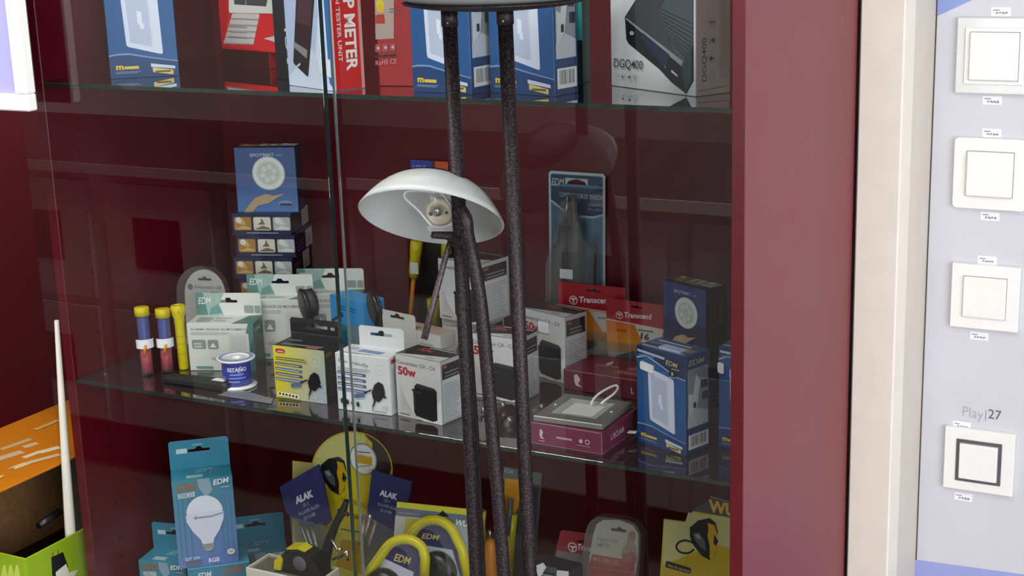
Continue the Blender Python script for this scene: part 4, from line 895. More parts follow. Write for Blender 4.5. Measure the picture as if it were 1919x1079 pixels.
# round headed yellow tape measure card
class Sheet:
    """upright card on plane y=Y; outline traced in photo pixels, reaching down to the shelf"""
    def __init__(s, Y, lean=0.0, z0=ZL, skew=0):
        s.N = V3((skew, -1, lean)).normalized(); s.U = V3((1, skew, 0)).normalized(); s.V = s.N.cross(s.U).normalized(); s.U = s.V.cross(s.N); s.O = V3((0, Y, z0+.0006)); s.mb = MB()
    def xy(s, q):
        p = Pp(q[0], q[1], s.O, s.N)-s.O; return (p.dot(s.U), p.dot(s.V))
    def w(s, x, y, d=0): return Pp(x, y, s.O, s.N)+s.N*d
    def sheet(s, px, holes=(), th=.0012, col='ffffff', mat='print', down=True, side=None):
        pts = [s.xy(q) for q in px]
        if down:
            pts = [(x, max(y, 0)) for x, y in pts]
            pts.append((pts[-1][0], 0)) if pts[-1][1] > 0 else None
            pts.append((pts[0][0], 0)) if pts[0][1] > 0 else None
        s.mb.slab(s.O, s.U, s.V, s.N, pts, [[s.xy(q) for q in h] for h in holes], th, col, mat, side)
        s.pts = pts; return Art(s.mb, s.O, s.U, s.V, 'print', N=s.N)
    def base(s): return s.O+s.U*((min(p[0] for p in s.pts)+max(p[0] for p in s.pts))/2)
def ppoly(n, cx, cy, rx, ry, a0, a1): return [(cx+rx*cos(radians(a0+(a1-a0)*i/n)), cy-ry*sin(radians(a0+(a1-a0)*i/n))) for i in range(n+1)]
def tape_pic(f, s=1, ox=0, oy=0, k='161618'):
    """printed picture of a black and yellow tape measure, coordinates around (620,895)"""
    T = lambda l: [(ox+x*s, oy+y*s) for x, y in l]
    f.poly(T([(-20, -22), (-6, -34), (14, -38), (24, -30), (28, -14), (26, 10), (24, 24), (14, 34), (0, 26), (-14, 8), (-20, -6)]), k)
    f.poly(T([(10, -30), (22, -26), (28, -8), (27, 10), (22, 26), (14, 33), (14, 10), (10, -8), (12, -20)]), 'd0a818'); f.poly(T([(22, -10), (29, 2), (24, 10), (20, 4)]), k)
    f.poly(T([(-14, -12), (-4, -14), (6, 2), (8, 18), (-2, 12), (-12, -2)]), '5a5c64'); f.poly(T([(-12, -10), (-5, -11), (0, -3), (-6, -2)]), '9a9ca0')
sh = Sheet(.162, .10)
out = [(548, 1079), (548, 863), (588, 868)]+ppoly(20, 659, 882, 76, 74, 168, 2)+[(735, 905), (722, 1079)]
f = sh.sheet(out, col='cdb818', th=.0015)
f.poly([(549, 1079), (549, 865), (588, 869), (592, 900), (570, 1079)], 'b8ae68'); f.poly([(588, 869)]+ppoly(14, 659, 882, 73, 71, 166, 70)+[(684, 850), (650, 880), (620, 905), (600, 930), (590, 900)], 'd2cc7c')
f.poly([(684, 815)]+ppoly(8, 659, 882, 75, 73, 70, 3)+[(724, 905), (712, 920), (697, 880), (698, 830)], '2a2420'); f.poly([(600, 980), (700, 990), (694, 1079), (590, 1079)], 'c8bc50'); f.poly([(640, 1010), (690, 1015), (686, 1079), (630, 1060)], 'b8901c')
f.circ((681, 860), .0245, 'e0e0d8'); f.ring((681, 860), .0258, .0235, '8c8c80'); f.quad([(667, 850), (698, 856), (698, 872), (668, 866)], 'c8a020', .001); f.lines_ = None; f.line([(670, 846), (694, 848)], .0018, '5a5a80'); f.line([(672, 874), (694, 872)], .0012, '7a7448')
tape_pic(f, 1.0, 622, 893)
f.text('WURKO', (640, 940), (690, 952), (641, 930), 'a88c14', .02); f.text('3M 16MM', (640, 965), (684, 975), (641, 956), '8a7418', .02); f.line([(640, 990), (690, 998)], .0018, '6a5e20')
o = sh.mb.build('tape_measure_card'); tag(o, 'large round topped yellow card picturing a tape measure behind the door edge', 'card'); recenter(o)

# blue hex key pouches
def pouch(Y, out, txt, keys, label, lean, clear, tilt, kcol='steel'):
    sh = Sheet(Y, lean); f = sh.sheet(out, down=False, th=.004, col='2a2c62', side='24264e'); f.k += 1
    a, b2, c2 = txt; f.text('ALAK', a, b2, c2, 'd4d4e0', .06)
    dx, dy = (b2[0]-a[0]), (b2[1]-a[1]); nx, ny = (a[0]-c2[0]), (a[1]-c2[1])
    for i, (t, s0, s1) in enumerate((('CR. V.', .32, .68), ('8 LLAVES ALLEN', 0.02, 1.15), ('DE 10 MM', .22, .85))):
        o = (i+1)*.95; bx = lambda q, k=0: (a[0]+dx*q+nx*(o+k), a[1]+dy*q+ny*(o+k)); f.text(t, bx(s0), bx(s1), bx(s0, -.55), '9a9cb8', .02)
    r = thing('hex_key_pouch', label, 'pouch', sh.base() if False else V3((sh.w(*out[0]).x, Y, ZL)), 'blue hex key pouches'); o = sh.mb.build('header', r)
    m2 = Sheet(Y, lean); pts = [(x, max(y, .001)) for x, y in (m2.xy(q) for q in clear)]; m2.mb.slab(m2.O+m2.N*.003, m2.U, m2.V, m2.N, pts, [], .0004, mat='clear_plastic'); m2.mb.slab(m2.O-m2.N*.006, m2.U, m2.V, m2.N, pts, [], .0004, mat='clear_plastic'); m2.mb.build('clear_sleeve', r)
    for (x, y, x2, y2, rr) in keys:
        b = MB(); p, q = m2.w(x, y, -.002), m2.w(x2, y2, -.002); b.tube([p, p.lerp(q, .9), q], rr, mat=kcol, n=6); b.build('hex_key', r)
pouch(.118, [(596, 870), (605, 900), (620, 975), (610, 985), (600, 978), (575, 988), (545, 968), (536, 960), (524, 912)], ((555, 944), (588, 929), (552, 932)), [(558, 972, 576, 1022, .0028), (582, 984, 594, 1030, .0032), (570, 980, 584, 1024, .0026)], 'blue hex key pouch left of the tape measure card', .18, [(545, 966), (608, 984), (612, 1079), (600, 1260), (560, 1260), (556, 1079)], 0)
pouch(.118, [(697, 880), (772, 902), (768, 925), (752, 1000), (700, 1010), (688, 960)], ((711, 927), (744, 936), (713, 917)), [(683, 966, 674, 1020, .0042), (694, 964, 682, 1006, .0042), (704, 976, 690, 1024, .0040)], 'blue hex key pouch right of the glass door edge with copper coloured keys', .18, [(676, 958), (752, 1000), (735, 1079), (735, 1260), (690, 1260), (676, 1079)], 0, 'copper')

# display tray with tape measure
tr = thing('display_tray', 'low white edged display tray under the black and yellow tape measure', 'tray', V3((.335, .05, ZL)))
zt = P(560, 1066, y=.03).z-.013
b = MB(); x0, x1, y0, y1 = .262, .395, .024, .083
b.aab(x0, x1, y0, y0+.004, ZL+.0005, zt, 'd8d4cc'); b.aab(x0, x1, y1-.004, y1, ZL+.0005, zt, 'b8b2a8'); b.aab(x0, x0+.004, y0+.0042, y1-.0042, ZL+.0005, zt, 'c8c4bc'); b.aab(x1-.004, x1, y0+.0042, y1-.0042, ZL+.0005, zt, 'c8c4bc'); b.aab(x0+.0042, x1-.0042, y0+.0042, y1-.0042, zt-.006, zt-.004, '6a645c'); b.build('tray_body', tr)
c0 = P(556, 1046, y=.055); tz = zt-.0035
r = thing('tape_measure', 'black and lime yellow tape measure lying in the display tray at the bottom', 'tape measure', V3((c0.x, .055, tz)))
b = MB(); prof = [(-.036, 0), (.036, 0), (.040, .006), (.038, .020), (.026, .034), (.004, .040), (-.020, .036), (-.036, .022), (-.040, .008)]
def extr(b, prof, y0, y1, X, mat, col='ffffff', s=1):
    f0 = [V3((X.x+p[0]*s, y0, X.z+p[1]*s)) for p in prof]; f1 = [V3((X.x+p[0]*s, y1, X.z+p[1]*s)) for p in prof]
    b.face(f0, col, mat); b.face(f1[::-1], col, mat)
    for i in range(len(prof)): j = (i+1) % len(prof); b.face([f0[j], f0[i], f1[i], f1[j]], col, mat)
X = V3((c0.x+.012, 0, tz)); extr(b, prof, .040, .070, X, 'black'); b.build('case', r)
b = MB(); extr(b, [(-.042, .004), (-.030, .004), (-.026, .020), (-.030, .028), (-.040, .018)], .036, .074, X, 'lime_plastic'); extr(b, [(-.022, .0365), (.0, .0405), (.012, .0385), (.0, .0435), (-.02, .040)], .044, .066, X, 'lime_plastic'); b.build('grip', r)
b = MB(); b.lathe(V3((X.x+.004, .0398, tz+.02)), (0, -1, 0), [(.012, 0), (.011, .001), (.0001, .0012)], mat='plastic_dark'); b.build('badge', r)

# black clamp with metal jaws
r = thing('clamp', 'black clamp tool with a long handle in front of the yellow tape measure card', 'tool', P(612, 1079, y=.142)*1)
r.location.z = ZL
b = MB(); pp = [P(x, y, y=.108) for x, y in ((650, 938), (642, 958), (630, 980), (618, 1010), (608, 1050), (600, 1100), (598, 1200))]; pp[-1].z = ZL+.003
b.tube(pp, [.004, .0062, .006, .0075, .010, .012, .012], mat='black_matte'); b.build('handle', r)
b = MB(); pp = [P(x, y, y=.108) for x, y in ((634, 956), (654, 964))]; b.tube(pp, .003, mat='black_matte'); b.build('crossbar', r)
b = MB(); pp = [P(x, y, y=.100) for x, y in ((622, 1010), (632, 1030), (640, 1028))]; b.tube(pp, [.002, .002, .0025], mat='chrome'); pp = [P(x, y, y=.096) for x, y in ((624, 1048), (640, 1042), (650, 1034), (652, 1050))]; b.tube(pp, [.002, .003, .0035, .002], mat='chrome'); b.build('jaw', r)

# EDM tape blisters
def tape_blister(Y, loop, inner, dome_c, txt, label, lean, card=None):
    sh = Sheet(Y, lean); r = thing('tape_blister', label, 'blister pack', V3((sh.w(*loop[len(loop)//2]).x, Y, ZL)), 'yellow rimmed tape measure blisters')
    if card:
        q = sh.sheet(card, th=.001, col='c8c040'); q.poly([(742, 950), (902, 968), (900, 1000), (742, 965)], '6a6e80'); q.poly([(741, 966), (790, 970), (770, 1079), (733, 1079)], 'b4b4b0'); q.poly([(800, 975), (903, 985), (905, 1079), (870, 1079)], '9a9cb0'); q.poly([(820, 966), (830, 956), (842, 968)], '14101c'); q.text('WURKO', (852, 982), (905, 992), (855, 972), 'e0e0e0', .03); q.line([(748, 960), (786, 964)], .0012, '9a9ca8'); q.poly([(762, 970), (790, 974), (772, 1010), (755, 1005)], 'b8a840'); sh.mb.build('backing_card', r)
    s2 = Sheet(Y, lean); s2.O = s2.O+s2.N*.006; rows = []
    pts = [s2.w(*q) for q in loop]; b = MB(); b.tube(pts, [.0075]*len(pts), mat='lime_plastic', n=12); b.build('rim', r)
    s3 = Sheet(Y, lean); s3.O = s3.O+s3.N*.004; a = s3.sheet(inner, down=False, th=.002, col='2c2a5e'); a.text('EDM', *txt, 'c8b85a', .015, .15)
    a.poly(card and [(800, 1022), (848, 1030), (862, 1079), (804, 1079)] or [(716, 1044), (776, 1072), (772, 1086), (706, 1086)], 'b8bac6'); s3.mb.build('inner_card', r)
    b = MB(); c = s3.w(*dome_c); b.lathe(c, s3.N, [(.030, .002), (.030, .010), (.026, .018), (.012, .0215), (.0001, .022)], mat='black', n=36); b.build('tape_case', r)
    b = MB(); pts = [s3.w(*q) for q in loop]
    cc = sum(pts, V3())/len(pts)
    b.grid([[p for p in pts], [p+s3.N*.018 for p in pts], [p.lerp(cc, .3)+s3.N*.026 for p in pts]], False, mat='clear_plastic'); b.build('clear_bubble', r)
    # reach the shelf
    b = MB(); e0, e1 = s2.w(*loop[0]), s2.w(*loop[-1]); e0b, e1b = V3((e0.x, Y, ZL+.0006)), V3((e1.x, Y, ZL+.0006)); b.hexa(e0b, e1b-e0b, V3((0, .002, 0)), V3((0, 0, min(e0.z, e1.z)-ZL-.004)), '2c2a5e'); b.build('lower_card', r)
def loop(c, rx, ry, a0, a1, n=18): return ppoly(n, c[0], c[1], rx, ry, a0, a1)
tape_blister(.080, [(762, 1079), (765, 1030)]+loop((812, 1020), 44, 46, 165, 30, 12)+[(866, 1030), (876, 1079)], [(774, 1079), (774, 1010)]+loop((815, 1016), 36, 34, 160, 25, 8)+[(858, 1030), (868, 1079)], (825, 1068), ((790, 1008), (822, 1012), (792, 998)), 'yellow rimmed tape measure blister with a grey backing card, behind the smaller one', .12, [(733, 1079), (744, 940), (903, 956), (906, 1079)])
tape_blister(.042, [(688, 1079), (700, 1060)]+loop((758, 1050), 42, 40, 150, 35, 12)+[(797, 1046), (795, 1079)], [(714, 1079), (716, 1048)]+loop((760, 1048), 34, 30, 150, 30, 8)+[(788, 1050), (786, 1079)], (725, 1100), ((738, 1050), (768, 1058), (741, 1036)), 'small yellow rimmed tape measure blister right of the glass door edge', .12)

# cutter card, screwdriver
sh = Sheet(.25, .10); q = sh.sheet([(928, 1079), (944, 874), (1016, 886), (1002, 1079)], th=.0012, col='4a4c50'); q.poly([(944, 875), (1015, 887), (1012, 908), (943, 896)], '5a6460'); q.poly([(946, 896), (976, 899), (972, 950), (944, 1000)], 'd08c24'); q.poly([(985, 905), (1010, 910), (1004, 990), (985, 990)], '3a3440'); q.text('EDM', (945, 885), (962, 888), (945, 877), '9aa4a4', .01, .2)
r = thing('cutter_card', 'orange and grey hanging card with a yellow cutter behind the lamp poles', 'blister pack', sh.base()); sh.mb.build('backing_card', r)
b = MB(); b.tube([sh.w(958, 1079, .009), sh.w(962, 1000, .009), sh.w(968, 960, .009)], [.008, .008, .006], mat='lime_plastic'); b.tube([sh.w(960, 998, .0165), sh.w(966, 930, .0135)], [.0045, .0045], mat='plastic_dark', n=8); b.build('cutter', r)
b = MB(); c0 = sh.w(957, 1003, .0225); b.hexa(c0-sh.U*.008-sh.V*.009, sh.U*.016, sh.N*.0006, sh.V*.016, 'dcdcdc', 'matte_print', .0001); b.build('price_sticker', r)
p = P(914, 1079, y=.205); r = thing('screwdriver', 'orange handled screwdriver standing between the lamp poles at the bottom', 'screwdriver', V3((p.x, .205, ZL)))
zA = P(918, 1010, y=.205); b = MB(); xx = zA.x; zz = zA.z; b.lathe(V3((xx-.002, .205, ZL+.0005)), V3((.01, 0, 1)), [(.0001, 0), (.010, .001), (.0125, .02), (.0115, zz-ZL-.03), (.0085, zz-ZL-.008), (.005, zz-ZL), (.0001, zz-ZL)], mat='orange_plastic', n=20); b.build('handle', r)
b = MB(); b.tube([V3((xx, .205, zz-.001)), V3((xx+.0005, .205, zz+.016))], .0032, mat='steel', n=10); b.build('shaft', r)
p = P(905, 975, y=.24); r = thing('yellow_handle', 'thin yellow tool handle showing just right of the left lamp pole', 'tool', V3((p.x, .24, ZL)))
b = MB(); T = P(905, 957, y=.24); b.tube([V3((T.x-.001, .24, ZL+.001)), V3((T.x, .24, T.z-.02)), T], [.004, .003, .0055], mat='lime_plastic', n=10); o = b.build('handle', r)

# memory card lower right, black carton, clear red blister, tape card
sh = Sheet(.19, .08); q = sh.sheet([(1030, 1079), (1050, 996), (1053, 993), (1126, 1003), (1126, 1079)], [[(1082, 1012), (1096, 1014), (1096, 1017), (1082, 1016)]], th=.0012, col='96343a'); q.poly([(1044, 1031), (1126, 1044), (1126, 1079), (1031, 1079)], '8a8486'); q.text('Transcend', (1082, 1029), (1130, 1036), (1083, 1018), 'e4d8d8', .03, .12)
q.circ((1073, 1025), .0075, 'e4d8d8'); q.circ((1073, 1025), .006, '96343a'); q.poly([(1068, 1022), (1079, 1023), (1079, 1026), (1075, 1026), (1074, 1032), (1072, 1032), (1072, 1025), (1068, 1024)], 'e4d8d8'); q.line([(1047, 1047), (1066, 1050)], .0018, '5a5658'); q.line([(1040, 1058), (1076, 1068)], .0016, '4a4648')
r = thing('memory_card_pack', 'red and grey memory card pack left of the clear rounded blister at lower right', 'blister pack', sh.base()); sh.mb.build('backing_card', r)
A = P(1000, 1052, y=.12); 
c = Carton(V3((A.x-.012, .12, ZL)), V3((A.x+.058, .112, ZL)), .04, A.z-ZL-.004, {'all': '26242a', 'top': '34323a'}); r = thing('black_box', 'dark box with white labels at the bottom edge right of the lamp poles', 'box', c.base); f = c.front
f.quad([(1003, 1060), (1018, 1054), (1024, 1062), (1010, 1086)], 'd4d4d4', .001); f.text('OEB', (1023, 1070), (1043, 1074), (1024, 1060), '6a6a74', .01); f.quad([(1044, 1068), (1066, 1070), (1066, 1090), (1042, 1090)], 'd0d0d0', .001); f.line([(1016, 1076), (1040, 1080)], .002, '8c98a4')
c.mb.build('carton', r)
sh = Sheet(.150, .08); ol = [(1096, 1079), (1098, 1040), (1104, 995)]+ppoly(8, 1136, 992, 30, 30, 165, 95)+ppoly(8, 1176, 1000, 32, 32, 85, 5)+[(1208, 1012), (1204, 1079)]
r = thing('clear_blister', 'clear rounded blister pack with a white and red card at lower right', 'blister pack', V3((sh.w(1150, 1040).x, .150, ZL)))
inn = [(1103, 1079), (1105, 1040), (1112, 1000), (1118, 982), (1130, 974), (1160, 974), (1186, 984), (1196, 1000), (1196, 1040), (1190, 1079)]
s2 = Sheet(.150, .08); q = s2.sheet(inn, [[(1145, 989), (1156, 990), (1160, 986), (1166, 991), (1174, 993), (1174, 998), (1145, 994)]], th=.0006, col='c4beb0')
q.text('Reproductor', (1119, 1012), (1158, 1018), (1120, 1003), '9a9286', .01); q.text('MP3', (1119, 1024), (1140, 1027), (1120, 1015), '9a9286', .01)
q.poly([(1176, 1000), (1182, 994), (1190, 996), (1192, 1006), (1188, 1018), (1194, 1026), (1194, 1048), (1164, 1042), (1166, 1030), (1174, 1020), (1176, 1010)], 'b09078'); q.poly([(1168, 1036), (1186, 1034), (1194, 1040), (1192, 1056), (1164, 1050)], 'a86054'); q.circ((1185, 1002), .005, '9a7258')
q.poly([(1104, 1060), (1110, 1038), (1150, 1044), (1190, 1052), (1190, 1079), (1102, 1079)], 'a83428'); q.text('MP3 - PEN - CD', (1112, 1050), (1158, 1058), (1113, 1042), 'c89088', .02); q.line([(1105, 1062), (1190, 1072)], .001, 'c06858'); s2.mb.build('backing_card', r)
def down(pts): return [pts[0]]+pts[1:]
pts = [sh.xy(p) for p in ol]; pts = [(pts[0][0], 0)]+pts+[(pts[-1][0], 0)]
b = MB(); b.slab(sh.O+sh.N*.014, sh.U, sh.V, sh.N, [(x, y) for x, y in pts], [], .0005, mat='clear_plastic')
for i in range(len(pts)-1):
    p, p2 = pts[i], pts[i+1]; w0 = lambda t, d: sh.O+sh.U*t[0]+sh.V*t[1]+sh.N*d; b.face([w0(p, -.003), w0(p2, -.003), w0(p2, .014), w0(p, .014)], mat='clear_plastic', smooth=True)
b.build('clear_shell', r)
sh = Sheet(.16, .1); q = sh.sheet([(1237, 1079), (1244, 972), (1284, 977), (1300, 956), (1330, 944), (1331, 930), (1384, 945), (1384, 1079)], th=.0015, col='c4b83c')
q.poly([(1296, 957), (1330, 935), (1331, 931), (1383, 945), (1383, 972)], '241c1c'); q.text('WURKO', (1328, 957), (1440, 980), (1328, 935), 'd8a818', .04)
q.poly([(1244, 974), (1284, 979), (1290, 960), (1384, 974), (1384, 1030), (1310, 1030), (1242, 1060)], 'cfc88a'); q.poly([(1240, 1079), (1242, 1058), (1300, 1040), (1340, 1020), (1384, 1030), (1384, 1079)], 'c8a81c')
tape_pic(q, 1.1, 1315, 1012)
rg = [ (1285+17*cos(radians(t)), 1024+12*sin(radians(t))) for t in range(20, 340, 16)]; q.line(rg, .0028, '17171a')
q.quad([(1249, 1050), (1296, 1064), (1295, 1075), (1247, 1062)], '1c1a1a', .003); q.text('Fleje de seguridad', (1252, 1060), (1292, 1072), (1253, 1055), 'b0a870', .01)
o = sh.mb.build('tape_measure_card'); tag(o, 'yellow card picturing a tape measure against the red frame at lower right', 'card'); recenter(o)
#PART4
# ================================================================== FLOOR LAMP in front of the cabinet
YL = -.2
LB = V3((.838, YL, FLOOR))
lamp = thing('floor_lamp', 'brown hammered two pole floor lamp with uplighter bowl and small reading lamp', 'lamp', LB)
def L(x, y, Y=YL): return P(x, y, y=Y)
def line_pole(x0, y0, x1, y1, r, name, zb=None, Y=YL, wpx=None):
    a, b2 = L(x0, y0, Y), L(x1, y1, Y); d = (b2-a).normalized(); e = a+d*((FLOOR+.02-a.z)/d.z)
    b = MB(); b.tube([a, a.lerp(e, .33), a.lerp(e, .66), e], r, mat='hammered', n=22); return b.build(name, lamp), a, e
pl, pa, pe = line_pole(842, 26, 893, 1079, .0083, 'pole'); pr, qa, qe = line_pole(946, 22, 993, 1079, .0083, 'pole')
for a, e in ((pa, pe), (qa, qe)):
    d = (e-a).normalized(); b = MB(); b.tube([a+V3((0, 0, .004)), a+d*.0135], .0094, mat='hammered', n=22); fe = b.build('ferrule', lamp)
    b = MB(); n = V3((CAM.x-a.x, CAM.y-a.y, 0)).normalized(); s_ = a+d*.009+n*.0092+V3((-.002, 0, 0)); b.lathe(s_, n, [(.0022, 0), (.002, .0008), (.0001, .0011)], mat='steel', n=12); b.build('screw', fe)
bc = (pe+qe)/2
b = MB(); b.lathe(V3((bc.x, bc.y, FLOOR+.0005)), (0, 0, 1), [(.0001, 0), (.135, 0), (.138, .006), (.13, .018), (.05, .024), (.0001, .024)], mat='hammered', n=56); b.build('base', lamp)
# uplighter: shallow dark dish carrying a white bowl
tc = (pa+qa)/2; tc = V3((tc.x+.024, YL, 0)); zb = L(905, 19).z
def sag(r, R): return R-sqrt(R*R-r*r)
b = MB(); b.lathe(V3((tc.x, tc.y, zb+.003)), (0, 0, 1), [(.0001, -.002), (.05, -.001), (.08, .002), (.1, .006), (.1015, .008), (.098, .009), (.0001, .009)], mat='hammered', n=80); b.build('dish', lamp)
b = MB(); R2 = .3; o_ = sag(.094, R2)
pr2 = [(.0001, .0093)]+[(r, sag(r, R2)-o_+.0093) for r in (.094, .11, .125, .14, .155, .17, .185)]; e_ = pr2[-1][1]; pr2 += [(.1875, e_+.001), (.181, e_+.004), (.15, e_-.01), (.11, .0193), (.0001, .0143)]
b.lathe(V3((tc.x, tc.y, zb+.003)), (0, 0, 1), pr2, mat='opal', n=80); b.build('uplighter_bowl', lamp)
# reading lamp
SC = L(808, 407); ds = (SC-CAM).dot(CF); DW = CF.normalized()
maj = (CR*273-CU*40).normalized(); dn = (-CR*.145-CU*.99).normalized()
fwd_ = (SC-CAM).normalized(); ax = (-fwd_*.32+dn*.947).normalized()
rad = 138.0*ds/FPX
X1 = (maj-ax*maj.dot(ax)).normalized(); Y1 = ax.cross(X1)
hd = .049
rows = []
N_ = 72
def ringat(r, t): return [SC+ax*t+(X1*cos(2*pi*j/N_)+Y1*sin(2*pi*j/N_))*r for j in range(N_)]
prof = [(rad*k, -hd*(1-k**3.0)) for k in [1-i/18 for i in range(18)]]+[(.004, -hd)]
inn = [((rad-.004)*k, -(hd-.004)*(1-k**3.0)) for k in [(i+1)/18 for i in range(18)]]
b = MB(); b.grid([ringat(r, t) for r, t in [(rad-.002, .0012)]+prof], True, mat='opal'); b.grid([ringat(r, t) for r, t in [(.003, -hd+.004)]+inn+[(rad-.002, .0012)]], True, mat='opal'); sd = b.build('lamp_shade', lamp)
b = MB(); pc = [(r*1.0, t) for r, t in [(rad*k, -hd*(1-k**3.0)) for k in (.55, .45, .3, .1)]+[(.0001, -hd-.001)]]
b.grid([ringat(r, t-.0012) for r, t in pc], True, mat='hammered'); b.build('shade_cap', sd)
# bracket, socket, guard and bulb inside the shade
def S3(x, y, d=0): # point at lamp plane pixel, offset d toward viewer
    v = ray(x, y); p = CAM+v*(ds/v.dot(CF)); return p-fwd_*d
b = MB(); O = S3(806, 440, .006); br = S3(878, 450, .006); tr_ = S3(872, 405, -.012); tl = S3(822, 408, -.012)
th = fwd_*.020
b.hexa(S3(806, 446, .010), S3(876, 452, .010)-S3(806, 446, .010), fwd_*.022, (S3(812, 424, .008)-S3(806, 446, .010)), mat='hammered', bev=.002); b.build('bracket', lamp)
b = MB(); p0, p1 = S3(799, 424, .016), S3(849, 424, .016); p3 = S3(804, 433, .018); b.hexa(p3, p1-p0, fwd_*.0006, p0-p3, 'a8a4a8', 'matte_print', .0001)
a_ = Art(b, p3, p1-p0, p0-p3, 'matte_print'); a_.lines((.1, .2), (.9, .8), 2, '7a7678', .4, .2); b.build('rating_label', lamp)
sa = (-fwd_*.75+dn*.3-CR*.25).normalized(); cs = S3(823, 399, .000)
b = MB(); b.lathe(cs-sa*.012, sa, [(.0001, 0), (.0155, 0), (.0165, .003), (.0165, .012), (.012, .0135), (.011, .010), (.0001, .010)], mat='ceramic', n=32); so = b.build('socket', lamp)
for k in (-1, 1):
    b = MB(); b.lathe(cs+sa*.0005+CR*(.009*k)-dn*.001*k, sa, [(.0001, .002), (.0018, .002), (.0018, 0), (.0022, 0)], '4a3a28', 'print', 10); b.build('socket_hole', so)
b = MB(); ba = (-fwd_*.35-dn*.75-CR*.35).normalized(); b.lathe(cs+sa*.002, ba, [(.006, 0), (.0075, .006), (.0078, .018), (.006, .026), (.0025, .030), (.0001, .0305)], mat='bulb_glass', n=22); b.build('bulb', lamp)
b = MB(); b.lathe(cs+sa*.003, ba, [(.0001, -.002), (.0048, -.001), (.0048, .007), (.0025, .009), (.0001, .0095)], mat='steel', n=16); b.build('bulb_pinch', lamp)
# clear guard frame with rounded ends
gp = [(760, 372), (759, 362), (768, 358), (792, 358), (812, 361), (828, 363), (852, 396), (855, 402), (848, 416), (834, 424), (812, 424), (804, 418), (784, 394)]
gw = [S3(x, y, .012) for x, y in gp]; loop_ = []
n = len(gw)
for i in range(n):
    p0, p1, p2, p3 = gw[i-1], gw[i], gw[(i+1) % n], gw[(i+2) % n]
    for t in range(4):
        t = t/4; loop_.append(.5*((2*p1)+(p2-p0)*t+(2*p0-5*p1+4*p2-p3)*t*t+(3*p1-p0-3*p2+p3)*t**3))
b = MB(); b.tube(loop_+[loop_[0]], .0015, mat='bulb_glass2', n=8, caps=False); b.face([p+fwd_*.0004 for p in loop_], mat='clear_plastic'); b.build('glass_guard', lamp)
# arm: from inside the shade down along the left pole
def smooth(k, m=5):
    o = []
    for i in range(len(k)-1):
        p0, p1, p2, p3 = k[max(0, i-1)], k[i], k[i+1], k[min(len(k)-1, i+2)]
        for t in range(m):
            t = t/m; o.append(.5*((2*p1)+(p2-p0)*t+(2*p0-5*p1+4*p2-p3)*t*t+(3*p1-p0-3*p2+p3)*t**3))
    return o+[k[-1]]
YA = -.221
kp = [S3(868, 388, -.006), S3(876, 408, .002), S3(876, 440, .008), S3(876, 470, .006)]
ap = smooth([L(862, 392, YA), L(873, 412, YA-.004), L(876, 440, YA-.003), L(884, 475, YA), L(893, 520, YA), L(902, 580, YA), L(910, 660, YA), L(917, 740, YA), L(926, 850, YA), L(935, 950, YA), L(944, 1079, YA)])
d = (ap[-1]-ap[-2]).normalized(); ap.append(ap[-1]+d*.12)
b = MB(); b.tube(ap, .0078, mat='hammered', n=18); b.build('reading_arm', lamp)
b = MB(); b.tube([L(850, 452, -.213), L(868, 455, -.216), L(884, 462, -.217)], .006, mat='hammered'); b.build('arm_joint', lamp)
e = ap[-1]; b = MB(); dpole = (pe-pa).normalized(); onp = pa+dpole*((e.z-.03-pa.z)/dpole.z); b.tube([e, V3((e.x+.004, e.y+.004, e.z-.012)), V3(((e.x+onp.x)/2+.02, -.212, e.z-.03)), V3((onp.x+.004, onp.y-.004, onp.z))], .007, mat='hammered'); b.build('arm_elbow', lamp)
b = MB(); tk = [L(868, 470, -.188), L(878, 620, -.188), L(890, 800, -.188), L(904, 1079, -.188)]; dd = (tk[-1]-tk[-2]).normalized(); tk.append(tk[-1]+dd*((FLOOR+.02-tk[-1].z)/dd.z)); b.tube(tk, .0045, mat='hammered', n=14); b.build('cable_tube', lamp)
b = MB(); hk = [S3(846, 446, .004), S3(838, 470, .006), S3(815, 555, .012), S3(795, 633, .018)]; b.tube(hk, [.0034, .0034, .0036, .0042], mat='hammered_light', n=12); b.build('swivel_handle', lamp)
b = MB(); b.tube([S3(850, 441, .004), S3(842, 453, .004)], .0052, mat='black_matte', n=12); b.build('handle_collar', lamp)

# ================================================================== SWITCH PANEL at the right
YP = .572
panel = thing('switch_display_panel', 'pale lilac display board of light switches right of the white pillar', 'display board', V3((1.6, YP, FLOOR)))
b = MB(); b.aab(1.1495, 2.1, YP, YP+.03, FLOOR+.3, 1.7, mat='panel_white')
q = Art(b, V3((1.1495, YP, FLOOR)), V3((1, 0, 0)), V3((0, 0, 1)), 'matte_print', N=V3((0, -1, 0)))
tl_ = P(1756, -60, y=YP); 
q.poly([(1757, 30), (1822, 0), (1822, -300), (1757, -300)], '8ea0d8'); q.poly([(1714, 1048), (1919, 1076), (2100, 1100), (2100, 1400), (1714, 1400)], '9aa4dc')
b.build('board', panel)
b = MB(); q = Art(b, V3((1.1495, YP, FLOOR)), V3((1, 0, 0)), V3((0, 0, 1)), 'matte_print', N=V3((0, -1, 0))); q.k = 3
q.text('Play', (1804, 779), (1842, 786), (1805, 759), 'a8a8b4', -.012); q.line([(1848, 768), (1847, 788)], .0008, '8a8a94'); q.text('27', (1852, 783), (1876, 787), (1853, 765), '5c5c66', -.002); b.build('lettering', panel)
